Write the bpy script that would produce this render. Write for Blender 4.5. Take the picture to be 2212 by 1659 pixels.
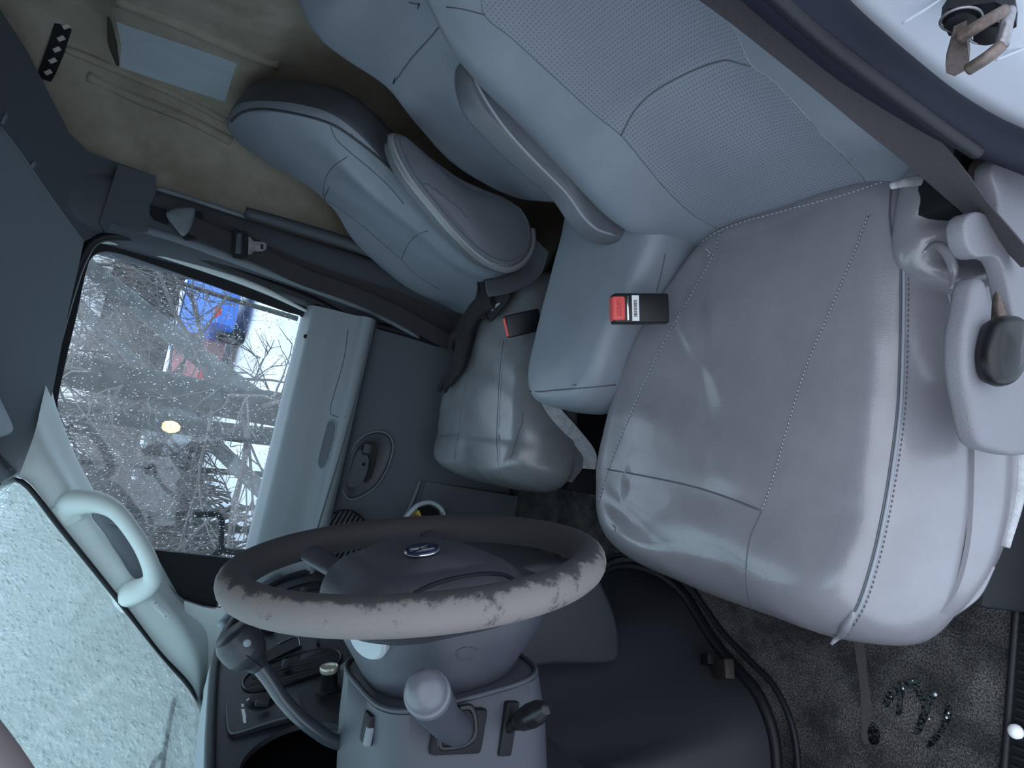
import bpy, bmesh, math, random
import numpy as np
from mathutils import Vector, Matrix, noise
from mathutils.bvhtree import BVHTree

random.seed(7)
scene = bpy.context.scene
for o_ in list(bpy.data.objects):
    bpy.data.objects.remove(o_)
COL = scene.collection

# ------------------------------------------------------------------ camera
# The photograph lies on its side: world up points to the picture's left.
FPX = 1500.0                       # focal length in pixels of the 2212 x 1659 frame
CAM = np.array([0.0, 0.0, 1.15])   # outside the open driver's door; cab floor is z = 0
def _basis():
    x = np.array([-50., -850., FPX]); x /= np.linalg.norm(x)
    h = np.array([1., .25, 0.])
    n = np.cross(x, h); n /= np.linalg.norm(n)
    if n[1] > 0: n = -n
    return x, np.cross(n, x), n
BX, BY, BZ = _basis()
def axis(i): return Vector((BX[i], BY[i], BZ[i]))
cam_d = bpy.data.cameras.new('camera')
cam = bpy.data.objects.new('camera', cam_d)
COL.objects.link(cam)
r_, u_, b_ = axis(1), axis(0), -axis(2)
M = Matrix((r_, u_, b_)).transposed().to_4x4()
M.translation = Vector(CAM)
cam.matrix_world = M
cam_d.sensor_fit = 'HORIZONTAL'
cam_d.sensor_width = 36.0
cam_d.lens = FPX / 2212 * 36.0
cam_d.clip_start = 0.02
cam_d.clip_end = 400
scene.camera = cam

# ------------------------------------------------------------------ world, exposure
vs = scene.view_settings
vs.view_transform = 'Standard'
vs.look = 'None'
vs.exposure = 0.72
vs.gamma = 1.0
vs.use_curve_mapping = False
w = bpy.data.worlds.new('overcast_sky')
scene.world = w
w.use_nodes = True
nt = w.node_tree
bg = nt.nodes['Background']
bg.inputs[0].default_value = (0.79, 0.88, 1.0, 1)
bg.inputs[1].default_value = 1.25
# standard overcast sky: a little brighter overhead than at the horizon
_tc = nt.nodes.new('ShaderNodeTexCoord'); _sx = nt.nodes.new('ShaderNodeSeparateXYZ'); _mr = nt.nodes.new('ShaderNodeMapRange')
nt.links.new(_tc.outputs['Generated'], _sx.inputs[0]); nt.links.new(_sx.outputs['Z'], _mr.inputs[0])
_mr.inputs[1].default_value = 0.; _mr.inputs[2].default_value = 1.; _mr.inputs[3].default_value = .95; _mr.inputs[4].default_value = 1.75
nt.links.new(_mr.outputs[0], bg.inputs[1])

# ------------------------------------------------------------------ helpers: photo rays
def ray(px, py):
    d = np.array([(1659 - py) - 829.5, px - 1106., FPX]) / FPX
    return np.array([d @ BX, d @ BY, d @ BZ])
def pX(px, py, x):
    r = ray(px, py); return Vector(CAM + r * (x - CAM[0]) / r[0])
def pY(px, py, y):
    r = ray(px, py); return Vector(CAM + r * (y - CAM[1]) / r[1])
def pZ(px, py, z):
    r = ray(px, py); return Vector(CAM + r * (z - CAM[2]) / r[2])
def pP(px, py, p0, n):
    r = ray(px, py); n = np.array(n); p0 = np.array(p0)
    return Vector(CAM + r * ((p0 - CAM) @ n) / (r @ n))
BVH = {}
def hit(objs, px, py):
    """where the line of sight meets one of the given surfaces"""
    r = Vector(ray(px, py)).normalized(); best = None
    for o in objs:
        b = BVH[o.name]
        h = b.ray_cast(Vector(CAM), r)
        if h[0] is not None and (best is None or h[3] < best[3]): best = h
    if best is None:
        for o in objs:
            # nearest approach when the line just misses the edge
            h = BVH[o.name].find_nearest(Vector(CAM) + r * 1.2)
            if h[0] is not None and (best is None or h[3] < best[3]): best = h
    n = best[1] if best[1].dot(r) < 0 else -best[1]
    return best[0], n

# ------------------------------------------------------------------ helpers: materials
MATS = {}
def mat(name, col, rough=.5, metal=0., bump=0., bscale=300., var=0., vscale=8., col2=None, coat=0.,
        spec=.5, emit=None, estr=0., kind='noise', detail=4., bdist=.002, fine=0.):
    if name in MATS: return MATS[name]
    m = bpy.data.materials.new(name); m.use_nodes = True
    N = m.node_tree.nodes; L = m.node_tree.links; b = N['Principled BSDF']
    b.inputs['Base Color'].default_value = (*col, 1)
    b.inputs['Roughness'].default_value = rough
    b.inputs['Metallic'].default_value = metal
    b.inputs['Specular IOR Level'].default_value = spec
    b.inputs['Coat Weight'].default_value = coat
    tc = N.new('ShaderNodeTexCoord')
    if var or col2:
        t = N.new('ShaderNodeTexNoise'); t.inputs['Scale'].default_value = vscale
        t.inputs['Detail'].default_value = detail; t.inputs['Roughness'].default_value = .65
        L.new(tc.outputs['Object'], t.inputs['Vector'])
        rp = N.new('ShaderNodeValToRGB')
        c2 = col2 or tuple(min(1, c * (1 + var)) for c in col)
        c1 = col if col2 else tuple(c * (1 - var) for c in col)
        rp.color_ramp.elements[0].position = .38; rp.color_ramp.elements[1].position = .62
        rp.color_ramp.elements[0].color = (*c1, 1); rp.color_ramp.elements[1].color = (*c2, 1)
        L.new(t.outputs['Fac'], rp.inputs['Fac']); L.new(rp.outputs['Color'], b.inputs['Base Color'])
        if fine:      # fibre speckle over the broad blotches
            t3 = N.new('ShaderNodeTexNoise'); t3.inputs['Scale'].default_value = fine; t3.inputs['Detail'].default_value = 3
            L.new(tc.outputs['Object'], t3.inputs['Vector'])
            m3 = N.new('ShaderNodeMapRange'); m3.inputs[1].default_value = .36; m3.inputs[2].default_value = .64; m3.inputs[3].default_value = .35; m3.inputs[4].default_value = 1.9
            L.new(t3.outputs['Fac'], m3.inputs[0]); mm = N.new('ShaderNodeVectorMath'); mm.operation = 'SCALE'
            L.new(rp.outputs['Color'], mm.inputs[0]); L.new(m3.outputs[0], mm.inputs['Scale']); L.new(mm.outputs[0], b.inputs['Base Color'])
    if bump:
        if kind == 'voronoi':
            t2 = N.new('ShaderNodeTexVoronoi'); out = t2.outputs['Distance']
        else:
            t2 = N.new('ShaderNodeTexNoise'); t2.inputs['Detail'].default_value = 3; out = t2.outputs['Fac']
        t2.inputs['Scale'].default_value = bscale
        L.new(tc.outputs['Object'], t2.inputs['Vector'])
        bm_ = N.new('ShaderNodeBump'); bm_.inputs['Strength'].default_value = bump
        bm_.inputs['Distance'].default_value = bdist
        L.new(out, bm_.inputs['Height']); L.new(bm_.outputs['Normal'], b.inputs['Normal'])
    if emit:
        b.inputs['Emission Color'].default_value = (*emit, 1)
        b.inputs['Emission Strength'].default_value = estr
    MATS[name] = m
    return m

# ------------------------------------------------------------------ helpers: meshes
def A(v): return np.array(v, float)
def cr(pts, n, closed=True):
    """Catmull-Rom curve through pts, resampled to n points of even spacing"""
    P = A(pts); k = len(P); out = []
    rng = k if closed else k - 1
    for i in range(rng):
        if closed: p0, p1, p2, p3 = P[i-1], P[i], P[(i+1) % k], P[(i+2) % k]
        else: p0, p1, p2, p3 = P[max(i-1, 0)], P[i], P[i+1], P[min(i+2, k-1)]
        # centripetal weights keep sharp turns from overshooting
        a, b, c = (max(np.linalg.norm(q), 1e-9) ** .5 for q in (p1-p0, p2-p1, p3-p2))
        m1 = (p2-p1) if np.linalg.norm(p1-p0) < 1e-9 else b*((p1-p0)/a-(p2-p0)/(a+b)+(p2-p1)/b)
        m2 = (p2-p1) if np.linalg.norm(p3-p2) < 1e-9 else b*((p2-p1)/b-(p3-p1)/(b+c)+(p3-p2)/c)
        for t in np.linspace(0, 1, 12, endpoint=False):
            out.append((2*t**3-3*t**2+1)*p1+(t**3-2*t**2+t)*m1+(-2*t**3+3*t**2)*p2+(t**3-t**2)*m2)
    out.append(P[0] if closed else P[-1])
    out = A(out)
    d = np.concatenate([[0], np.cumsum(np.linalg.norm(np.diff(out, axis=0), axis=1))])
    s = np.linspace(0, d[-1], n, endpoint=not closed)
    return np.stack([np.interp(s, d, out[:, j]) for j in range(out.shape[1])], 1)

def obj(name, verts, faces, m, par=None, smooth=True, sharp=None):
    me = bpy.data.meshes.new(name)
    me.from_pydata([tuple(map(float, v)) for v in verts], [], faces)
    bm = bmesh.new(); bm.from_mesh(me)
    bmesh.ops.recalc_face_normals(bm, faces=bm.faces)
    bm.to_mesh(me); bm.free()
    if smooth:
        me.shade_smooth()
        if sharp: me.set_sharp_from_angle(angle=math.radians(sharp))
    me.materials.append(m)
    o = bpy.data.objects.new(name, me); COL.objects.link(o)
    if par is not None: attach(o, par)
    BVH[o.name] = BVHTree.FromPolygons([tuple(v) for v in verts], faces)
    return o
def attach(o, par):
    o.parent = par
    # parts are modelled in world coordinates; only the Empties carry a location
    o.matrix_parent_inverse = Matrix.Translation(-par.location)
def thing(name, label, cat, loc, group=None):
    o = bpy.data.objects.new(name, None); o.location = loc; COL.objects.link(o)
    o.empty_display_size = .05
    return tag(o, label, cat, group)
def tag(o, label, cat, group=None, kind=None):
    o['label'] = label; o['category'] = cat
    if group: o['group'] = group
    if kind: o['kind'] = kind
    return o
def struct(o, label, cat):
    o['kind'] = 'structure'; o['label'] = label; o['category'] = cat
    return o
def sroot(name, label, cat, loc):
    return struct(thing(name, label, cat, loc), label, cat)

def frame(o, ux, un):
    un = Vector(un).normalized(); ux = Vector(ux); ux = (ux - un * ux.dot(un)).normalized()
    return Vector(o), ux, un.cross(ux), un
def loc2(fr, p):
    d = Vector(p) - fr[0]; return (d.dot(fr[1]), d.dot(fr[2]))
def seg_near(p, a, b):
    ab = b - a; t = 0 if ab @ ab < 1e-12 else min(1, max(0, ((p - a) @ ab) / (ab @ ab)))
    return a + ab * t
def pillow(name, outline, fr, zb, zf, er, m, par=None, dome=.0, disp=None, spine=None, n=120, rings=14,
           eb=.01, p=2., eh=None, ek=7, smooth=True, side=None):
    """closed padded body: outline in the frame's plane, rounded front edge, domed front face"""
    eh = eh if eh is not None else er
    pts = cr(outline, n); c = pts.mean(0)
    if spine: cs = A([seg_near(q, A(spine[0]), A(spine[1])) for q in pts])
    else: cs = np.repeat(c[None], n, 0)
    d = cs - pts; dl = np.linalg.norm(d, axis=1, keepdims=True); dn = d / np.maximum(dl, 1e-9)
    L = []
    def ins(e): return pts + dn * np.minimum(e, dl * .95)
    L.append((ins(eb), zb, 0)); L.append((ins(eb * .3), zb + eb * .3, 0)); L.append((pts, zb + eb, 0))
    for k in range(ek + 1):
        a = k / ek * math.pi / 2
        L.append((ins(er * (1 - math.cos(a))), zf - eh + eh * math.sin(a), math.sin(a)))
    pin = ins(er)
    for j in range(1, rings + 1):
        s = max(1 - j / rings, 0 if spine else .02)
        L.append((cs + (pin - cs) * s, zf + dome * (1 - s ** p), 1))
    V = []; F = []
    o, ux, uy, un = fr
    for q, h, wgt in L:
        for a in q:
            hh = h + (disp(a[0], a[1]) * wgt if disp and wgt else 0)
            V.append(o + ux * a[0] + uy * a[1] + un * hh)
    for i in range(len(L) - 1):
        for k in range(n):
            F.append((i*n+k, i*n+(k+1) % n, (i+1)*n+(k+1) % n, (i+1)*n+k))
    F.append(tuple(range(n))[::-1])
    if not spine: F.append(tuple((len(L)-1)*n+k for k in range(n)))
    o_ = obj(name, V, F, m, par, smooth)
    if side:      # sides and back in a second cloth
        o_.data.materials.append(side)
        for i, pl in enumerate(o_.data.polygons):
            if i < 6 * n or i == (len(L)-1) * n: pl.material_index = 1
    return o_
def tube(name, pts, r, m, par=None, n=None, seg=10, closed=False, flat=1., up=None, smooth=True):
    n = n or max(2, len(pts) * 6)
    P = cr(pts, n, closed) if len(pts) > 2 else A([A(pts[0]) + (A(pts[1]) - A(pts[0])) * t for t in np.linspace(0, 1, n)])
    R = np.interp(np.linspace(0, 1, n), np.linspace(0, 1, len(r)), r) if hasattr(r, '__len__') else np.full(n, r)
    V, F = sweep(P, R, seg, closed, flat, up)
    return obj(name, V, F, m, par, smooth)
def sweep(P, R, seg=8, closed=False, flat=1., up=None, base=0):
    n = len(P); V = []; F = []
    T = np.roll(P, -1, 0) - np.roll(P, 1, 0) if closed else np.gradient(P, axis=0)
    T = T / np.maximum(np.linalg.norm(T, axis=1, keepdims=True), 1e-9)
    ref = A(up) if up is not None else (A([0, 0, 1]) if abs(T[0][2]) < .8 else A([1, 0, 0]))
    a = ref - T[0] * (ref @ T[0]); a /= np.linalg.norm(a)
    for i in range(n):
        if up is not None and i: a = A(up)
        a = a - T[i] * (a @ T[i]); a /= max(np.linalg.norm(a), 1e-9); b = np.cross(T[i], a)
        for k in range(seg):
            t = 2 * math.pi * k / seg
            V.append(P[i] + R[i] * (math.cos(t) * a * flat + math.sin(t) * b))
    for i in range(n if closed else n - 1):
        j = (i + 1) % n
        for k in range(seg):
            F.append((base+i*seg+k, base+i*seg+(k+1) % seg, base+j*seg+(k+1) % seg, base+j*seg+k))
    if not closed:
        F.append(tuple(base+k for k in range(seg))[::-1]); F.append(tuple(base+(n-1)*seg+k for k in range(seg)))
    return V, F
def sheet(name, rows, m, par=None, nu=24, nv=24, thick=None, smooth=True, sharp=None):
    """smooth skin through rows of control points, with real thickness along 'thick'"""
    R = A([cr([tuple(p) for p in r], nu, False) for r in rows])
    G = A([cr(R[:, k], nv, False) if len(rows) > 2 else A([R[0, k]*(1-t)+R[1, k]*t for t in np.linspace(0, 1, nv)]) for k in range(nu)])
    V = [G[k, j] for j in range(nv) for k in range(nu)]
    F = [(j*nu+k, j*nu+k+1, (j+1)*nu+k+1, (j+1)*nu+k) for j in range(nv-1) for k in range(nu-1)]
    if thick is not None:
        N0 = len(V); t = A(thick); V += [v + t for v in V]
        F += [tuple(N0 + i for i in f[::-1]) for f in F]
        ring = [k for k in range(nu)] + [j*nu+nu-1 for j in range(1, nv)] + [(nv-1)*nu+k for k in range(nu-2, -1, -1)] + [j*nu for j in range(nv-2, 0, -1)]
        for a, b in zip(ring, ring[1:] + ring[:1]): F.append((a, b, N0+b, N0+a))
    return obj(name, V, F, m, par, smooth, sharp or 50)
def poly(name, pts, m, par=None, thick=(0, 0, -.01), smooth=False):
    n = len(pts); t = A(thick)
    V = [A(p) for p in pts] + [A(p) + t for p in pts]
    F = [tuple(range(n)), tuple(range(2*n-1, n-1, -1))] + [(i, (i+1) % n, n+(i+1) % n, n+i) for i in range(n)]
    return obj(name, V, F, m, par, smooth, 40)
def bpoly(name, pts, m, par=None, thick=(.01, 0, 0), bev=.004, n=None):
    """plate with a traced outline and rounded edges"""
    if n: pts = cr([tuple(p) for p in pts], n)
    bm = bmesh.new(); f = bm.faces.new([bm.verts.new(tuple(p)) for p in pts])
    r = bmesh.ops.extrude_face_region(bm, geom=[f])
    bmesh.ops.translate(bm, vec=Vector(thick), verts=[v for v in r['geom'] if isinstance(v, bmesh.types.BMVert)])
    bm.normal_update(); bmesh.ops.recalc_face_normals(bm, faces=bm.faces)
    ed = [e for e in bm.edges if len(e.link_faces) == 2 and e.calc_face_angle(0) > 1.0 and any(len(q.verts) > 4 for q in e.link_faces)]
    bmesh.ops.bevel(bm, geom=ed, offset=bev, segments=3, affect='EDGES', profile=.5, clamp_overlap=True)
    bm.verts.index_update(); V = [v.co.copy() for v in bm.verts]; F = [tuple(v.index for v in q.verts) for q in bm.faces]; bm.free()
    return obj(name, V, F, m, par, True, 50)
def ringpoly(name, outer, inner, m, par=None, thick=(.01, 0, 0), n=96):
    """flat frame between two closed outlines (3D points)"""
    O_, I_ = cr([tuple(p) for p in outer], n), cr([tuple(p) for p in inner], n)
    t = A(thick); V = list(O_) + list(I_) + list(O_ + t) + list(I_ + t); F = []
    for k in range(n):
        j = (k + 1) % n
        F += [(k, j, n+j, n+k), (2*n+k, 3*n+k, 3*n+j, 2*n+j), (k, 2*n+k, 2*n+j, j), (n+k, n+j, 3*n+j, 3*n+k)]
    return obj(name, V, F, m, par, True, 40)
def rbox(name, c, size, m, par=None, bev=.004, ax=None, seg=2):
    bm = bmesh.new(); bmesh.ops.create_cube(bm, size=1)
    for v in bm.verts: v.co = Vector((v.co.x*size[0], v.co.y*size[1], v.co.z*size[2]))
    if bev: bmesh.ops.bevel(bm, geom=list(bm.edges), offset=bev, segments=seg, affect='EDGES', profile=.6)
    R = Matrix(ax).transposed() if ax else Matrix.Identity(3)
    V = [R @ v.co + Vector(c) for v in bm.verts]; bm.verts.index_update()
    F = [tuple(v.index for v in f.verts) for f in bm.faces]; bm.free()
    return obj(name, V, F, m, par, True, 35)
def lathe(name, prof, o, ax, m, par=None, seg=28, sharp=35):
    ax = Vector(ax).normalized(); a = ax.orthogonal().normalized(); b = ax.cross(a); V = []; F = []
    for r, h in prof:
        for k in range(seg):
            t = 2 * math.pi * k / seg
            V.append(Vector(o) + ax * h + (a * math.cos(t) + b * math.sin(t)) * max(r, 1e-5))
    n = len(prof)
    for i in range(n - 1):
        for k in range(seg): F.append((i*seg+k, i*seg+(k+1) % seg, (i+1)*seg+(k+1) % seg, (i+1)*seg+k))
    F.append(tuple(range(seg))[::-1]); F.append(tuple((n-1)*seg+k for k in range(seg)))
    return obj(name, V, F, m, par, True, sharp)
def ribbon(name, pts, wid, w_, m, par=None, th=.0014, n=60):
    """flat strap: centre line, width direction(s)"""
    P = cr([tuple(p) for p in pts], n, False); W = cr([tuple(x) for x in wid], n, False) if hasattr(wid[0], '__len__') else np.repeat(A(wid)[None], n, 0)
    W = W / np.linalg.norm(W, axis=1, keepdims=True)
    T = np.gradient(P, axis=0); T /= np.linalg.norm(T, axis=1, keepdims=True)
    W = W - T * (W * T).sum(1, keepdims=True); W /= np.linalg.norm(W, axis=1, keepdims=True)
    N = np.cross(T, W); V = []; F = []
    for i in range(n):
        for a, b in ((-1, -1), (1, -1), (1, 1), (-1, 1)): V.append(P[i] + W[i]*a*w_/2 + N[i]*b*th/2)
    for i in range(n - 1):
        for k in range(4): F.append((i*4+k, i*4+(k+1) % 4, i*4+4+(k+1) % 4, i*4+4+k))
    F += [(3, 2, 1, 0), tuple(4*(n-1)+k for k in range(4))]
    return obj(name, V, F, m, par, True, 40)
def seam(name, objs, px, m, par, r=.0013, lift=.0, n=None, closed=False):
    """thin cord laid on a surface along a line read from the photograph"""
    P = cr(px, n or max(12, int(sum(math.dist(a, b) for a, b in zip(px, px[1:])) / 14)), closed)
    Q = []
    for a in P:
        h, nn = hit(objs, *a); Q.append(A(h + nn * lift))
    V, F = sweep(A(Q), np.full(len(Q), r), 6, closed)
    return obj(name, V, F, m, par, True)
def stitches(name, objs, px, m, par, r=.0009, gap=9., duty=.6, lift=.0012):
    """run of short thread stitches joined as one part"""
    L = sum(math.dist(a, b) for a, b in zip(px, px[1:])); n = max(4, int(L / gap))
    P = cr(px, n * 2, False); V = []; F = []
    for i in range(0, 2 * n - 1, 2):
        h1, n1 = hit(objs, *P[i]); h2, n2 = hit(objs, *(P[i] + (P[i+1] - P[i]) * duty * 1.6))
        if (h1 - h2).length > .06: continue
        v, f = sweep(A([h1 + n1*lift, h2 + n2*lift]), A([r, r]), 5, base=len(V)); V += v; F += f
    return obj(name, V, F, m, par, True)
def patch(name, objs, px, m, par, lift=.0012, n=72, rings=10, spine=None, up=None, th=.001):
    """thin piece laid on a surface inside an outline read from the photograph"""
    pts = cr(px, n); c = pts.mean(0)
    cs = A([seg_near(q, A(spine[0]), A(spine[1])) for q in pts]) if spine else np.repeat(c[None], n, 0)
    V = []; F = []; low = []
    for j in range(rings + 1):
        s = max(1 - j / rings, 0 if spine else .02)
        for q in cs + (pts - cs) * s:
            h, nn = hit(objs, *q); nn = Vector(up) if up else nn
            V.append(h + nn * lift)
            if j == 0: low.append(h - nn * th)
    for j in range(rings):
        for k in range(n): F.append((j*n+k, j*n+(k+1) % n, (j+1)*n+(k+1) % n, (j+1)*n+k))
    if not spine: F.append(tuple(rings*n+k for k in range(n)))
    b = len(V); V += low
    for k in range(n): F.append((k, b+k, b+(k+1) % n, (k+1) % n))
    return obj(name, V, F, m, par, True, 50)
def rrect(w_, h_, r, k=4):
    out = []
    for cx, cy, a0 in ((w_/2-r, h_/2-r, 0), (-w_/2+r, h_/2-r, 90), (-w_/2+r, -h_/2+r, 180), (w_/2-r, -h_/2+r, 270)):
        for i in range(k + 1):
            a = math.radians(a0 + 90 * i / k); out.append((cx + r*math.cos(a), cy + r*math.sin(a)))
    return out
def text(name, body, fr, size, m, par, depth=.0004, align='CENTER'):
    cu = bpy.data.curves.new(name, 'FONT'); cu.body = body; cu.size = size; cu.extrude = depth
    cu.align_x = align; cu.align_y = 'CENTER'
    t = bpy.data.objects.new(name, cu); COL.objects.link(t)
    dg = bpy.context.evaluated_depsgraph_get()
    me = bpy.data.meshes.new_from_object(t.evaluated_get(dg)); bpy.data.objects.remove(t)
    V = [fr[0] + fr[1]*v.co.x + fr[2]*v.co.y + fr[3]*v.co.z for v in me.vertices]
    F = [tuple(p.vertices) for p in me.polygons]
    return obj(name, V, F, m, par, False)

# ------------------------------------------------------------------ materials
VIN_D = mat('vinyl_driver', (.222, .219, .243), .26, spec=.8, bump=.2, bscale=420, var=.05, vscale=14, coat=.2, bdist=.0012)
VIN_B = mat('vinyl_bluegrey', (.215, .242, .285), .44, bump=.3, bscale=420, var=.04, vscale=10, coat=.05, bdist=.0012)
VIN_P = mat('vinyl_worn_grey', (.185, .193, .205), .26, spec=.8, bump=.3, bscale=420, var=.07, vscale=14, coat=.08, bdist=.0012)
VIN_DK = mat('vinyl_charcoal', (.055, .06, .072), .5, bump=.3, bscale=420)
VIN_M = mat('vinyl_slate', (.115, .125, .145), .45, bump=.3, bscale=420, var=.04)
PERF = mat('vinyl_perforated', (.185, .205, .25), .45, bump=.3, bscale=420, bdist=.0012)
_N = PERF.node_tree.nodes; _L = PERF.node_tree.links; _tc = _N.new('ShaderNodeTexCoord')
_sx = _N.new('ShaderNodeSeparateXYZ'); _L.new(_tc.outputs['Object'], _sx.inputs[0])
_dt = _N.new('ShaderNodeVectorMath'); _dt.operation = 'DOT_PRODUCT'; _dt.inputs[1].default_value = (0, -math.sin(math.radians(19)), math.cos(math.radians(19)))
_L.new(_tc.outputs['Object'], _dt.inputs[0]); _cb = _N.new('ShaderNodeCombineXYZ')
_L.new(_sx.outputs['X'], _cb.inputs[0]); _L.new(_dt.outputs['Value'], _cb.inputs[1])
_vo = _N.new('ShaderNodeTexVoronoi'); _vo.voronoi_dimensions = '2D'; _vo.inputs['Scale'].default_value = 175; _vo.inputs['Randomness'].default_value = 0.
_L.new(_cb.outputs[0], _vo.inputs['Vector'])
_rp = _N.new('ShaderNodeValToRGB'); _rp.color_ramp.elements[0].position = .17; _rp.color_ramp.elements[1].position = .27
_rp.color_ramp.elements[0].color = (.125, .14, .17, 1); _rp.color_ramp.elements[1].color = (.215, .235, .285, 1)
_L.new(_vo.outputs['Distance'], _rp.inputs[0]); _L.new(_rp.outputs[0], _N['Principled BSDF'].inputs['Base Color'])
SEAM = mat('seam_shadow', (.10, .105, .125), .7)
PIPE = mat('piping_grey', (.27, .29, .33), .45)
THREAD = mat('thread_pale', (.5, .52, .55), .8)
FELT = mat('felt_grey', (.42, .43, .46), .95, bump=.6, bscale=500, var=.15, vscale=60)
DASH = mat('dash_plastic', (.030, .033, .043), .55, bump=.25, bscale=600)
DASHL = mat('dash_top_grey', (.22, .25, .28), .55, bump=.25, bscale=600)
COLM = mat('column_plastic', (.044, .047, .062), .46, bump=.25, bscale=700)
TRIM = mat('trim_grey', (.165, .19, .215), .55, bump=.25, bscale=500)
TRIMD = mat('trim_dark', (.072, .080, .095), .6, bump=.3, bscale=500)
TRIML = mat('trim_pale', (.68, .73, .715), .5, bump=.2, bscale=500)
SHIELD = mat('seat_shield_plastic', (.185, .185, .21), .5, bump=.35, bscale=450)
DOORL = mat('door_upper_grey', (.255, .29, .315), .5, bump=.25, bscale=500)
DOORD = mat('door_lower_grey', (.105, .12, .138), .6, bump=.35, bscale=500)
BLK = mat('black_plastic', (.008, .009, .012), .6, spec=.25)
BLKG = mat('black_gloss', (.008, .009, .011), .32, spec=.4)
RUB = mat('black_rubber', (.010, .011, .015), .5, spec=.35, bump=.2, bscale=300)
SEAL = mat('seal_rubber', (.010, .012, .022), .65, spec=.2, bump=.2, bscale=200)
BELT = mat('belt_webbing', (.045, .04, .045), .8, bump=.7, bscale=900)
BELTD = mat('belt_webbing_taupe', (.060, .055, .062), .75, bump=.7, bscale=900)
CHROME = mat('chrome', (.75, .78, .8), .15, 1.)
STEEL = mat('dull_steel', (.30, .29, .31), .42, .9, var=.2, vscale=60)
RUST = mat('rusty_steel', (.09, .065, .055), .55, .6, col2=(.20, .16, .15), vscale=45)
RED = mat('red_button', (.78, .10, .095), .45)
REDD = mat('red_emboss', (.55, .05, .05), .5)
WHITE = mat('white_label', (.85, .87, .88), .6)
BARS = mat('ink_black', (.02, .02, .022), .7)
PAINT = mat('white_paint', (.78, .82, .92), .35, coat=.3)
TAN = mat('tan_liner', (.275, .24, .185), .85, bump=.4, bscale=90, col2=(.40, .365, .30), vscale=5, detail=8)
STICK = mat('grey_decal', (.46, .53, .58), .6)

# ================================================================== STRUCTURE
CARPET = mat('worn_carpet', (.030, .030, .031), .95, bump=1., bscale=420, col2=(.110, .104, .104), vscale=13, detail=14, bdist=.006, fine=330)
floor = rbox('floor', (1.20, -.09, -.02), (1.70, 1.76, .04), CARPET, None, .0)
struct(floor, 'worn dark charcoal carpet on the cab floor', 'floor')

# rear wall: tan liner with shallow swages, curving round to the passenger side
def rear_rows(a, b_):
    plan = [(.30, -.90), (.8, -.905), (1.3, -.905), (1.62, -.90), (1.82, -.87), (1.94, -.80), (1.998, -.70), (2.0, -.555)]
    rows = []
    for z, k in ((-.02, 0), (.3, 0), (.6, 0), (.85, .0), (.97, .004), (1.02, .03), (1.06, .036), (1.30, .036), (1.34, .03), (1.38, .0), (1.45, -.01), (1.53, .02), (1.60, .10)):
        rows.append([(x, y + k * (1 if x < 1.9 else .5), z) for x, y in plan[a:b_]])
    return rows
wall_rear = sheet('wall_rear', rear_rows(0, 5), TAN, None, 40, 80, (0, -.012, 0))
trim_6 = sheet('trim_6', rear_rows(4, 8), TAN, None, 30, 80, (.012, -.012, 0))
struct(trim_6, 'tan liner curving from the rear wall to the passenger post', 'trim')
struct(wall_rear, 'bare tan liner behind the seats, stained, with shallow pressed ridges', 'wall')

# ceiling and windscreen header
ceil_rows = [[(x, y, z + (0 if .55 < x < 1.75 else -.02)) for x in (.34, .55, 1.2, 1.75, 1.99)] for y, z in
             ((-.96, 1.62), (-.5, 1.62), (-.2, 1.58), (0, 1.49), (.12, 1.40), (.185, 1.335))]
ceiling = sheet('ceiling', ceil_rows, TRIMD, None, 24, 24, (0, 0, .02))
struct(ceiling, 'dark grey roof lining above the windscreen', 'ceiling')

# firewall, outer skins that close the cab
struct(rbox('wall_front', (1.2, .80, .40), (1.72, .03, .86), DASH, None, .0), 'dark firewall under the dashboard', 'wall')
struct(rbox('wall_right', (2.06, .13, .36), (.03, 1.36, .76), TRIMD, None, .0), 'outer skin of the passenger side under the window', 'wall')

# passenger-side quarter trim above and behind the window
tp0, tn = (1.965, 0, 1.28), (-.876, 0, -.482)
rear_edge = [(-160, -330), (0, 20), (60, 112), (100, 190), (150, 288), (190, 326), (255, 352), (337, 380), (337, 420)]
q1 = [pP(a, b, tp0, tn) for a, b in rear_edge + [(300, 470), (255, 488), (212, 508), (180, 522), (120, 440), (70, 368), (0, 270), (-170, 10)]]
trim_1 = poly('trim_1', q1, TRIMD, None, (.05, 0, .02))
struct(trim_1, 'dark grey corner trim between roof lining and tan rear liner', 'trim')
q2 = [pP(a, b, tp0, tn) for a, b in [(-170, 10), (0, 270), (70, 368), (120, 440), (180, 522), (168, 580), (145, 680), (122, 800), (112, 850), (80, 960), (52, 1036), (22, 1036), (0, 1052), (-170, 1140)]]
trim_2 = poly('trim_2', [p + Vector((-.002, 0, -.001)) for p in q2], TRIM, None, (.05, 0, .02))
struct(trim_2, 'grey roof side trim above the passenger window', 'trim')
seam('trim_seam', [trim_1, trim_2], [(0, 272), (40, 325), (70, 368), (120, 440), (178, 520)], TRIM, trim_2, .0035, n=20)
for a, b in (((4, 268), (14, 240)), ((66, 362), (76, 346))):
    h1, n1 = hit([trim_1], *a); h2, n2 = hit([trim_1], *b)
    tube('trim_tab', [h1, (h1 + h2) / 2 + n1 * .004, h2], [.004, .005, .002], TRIM, trim_2, 8)

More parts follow.
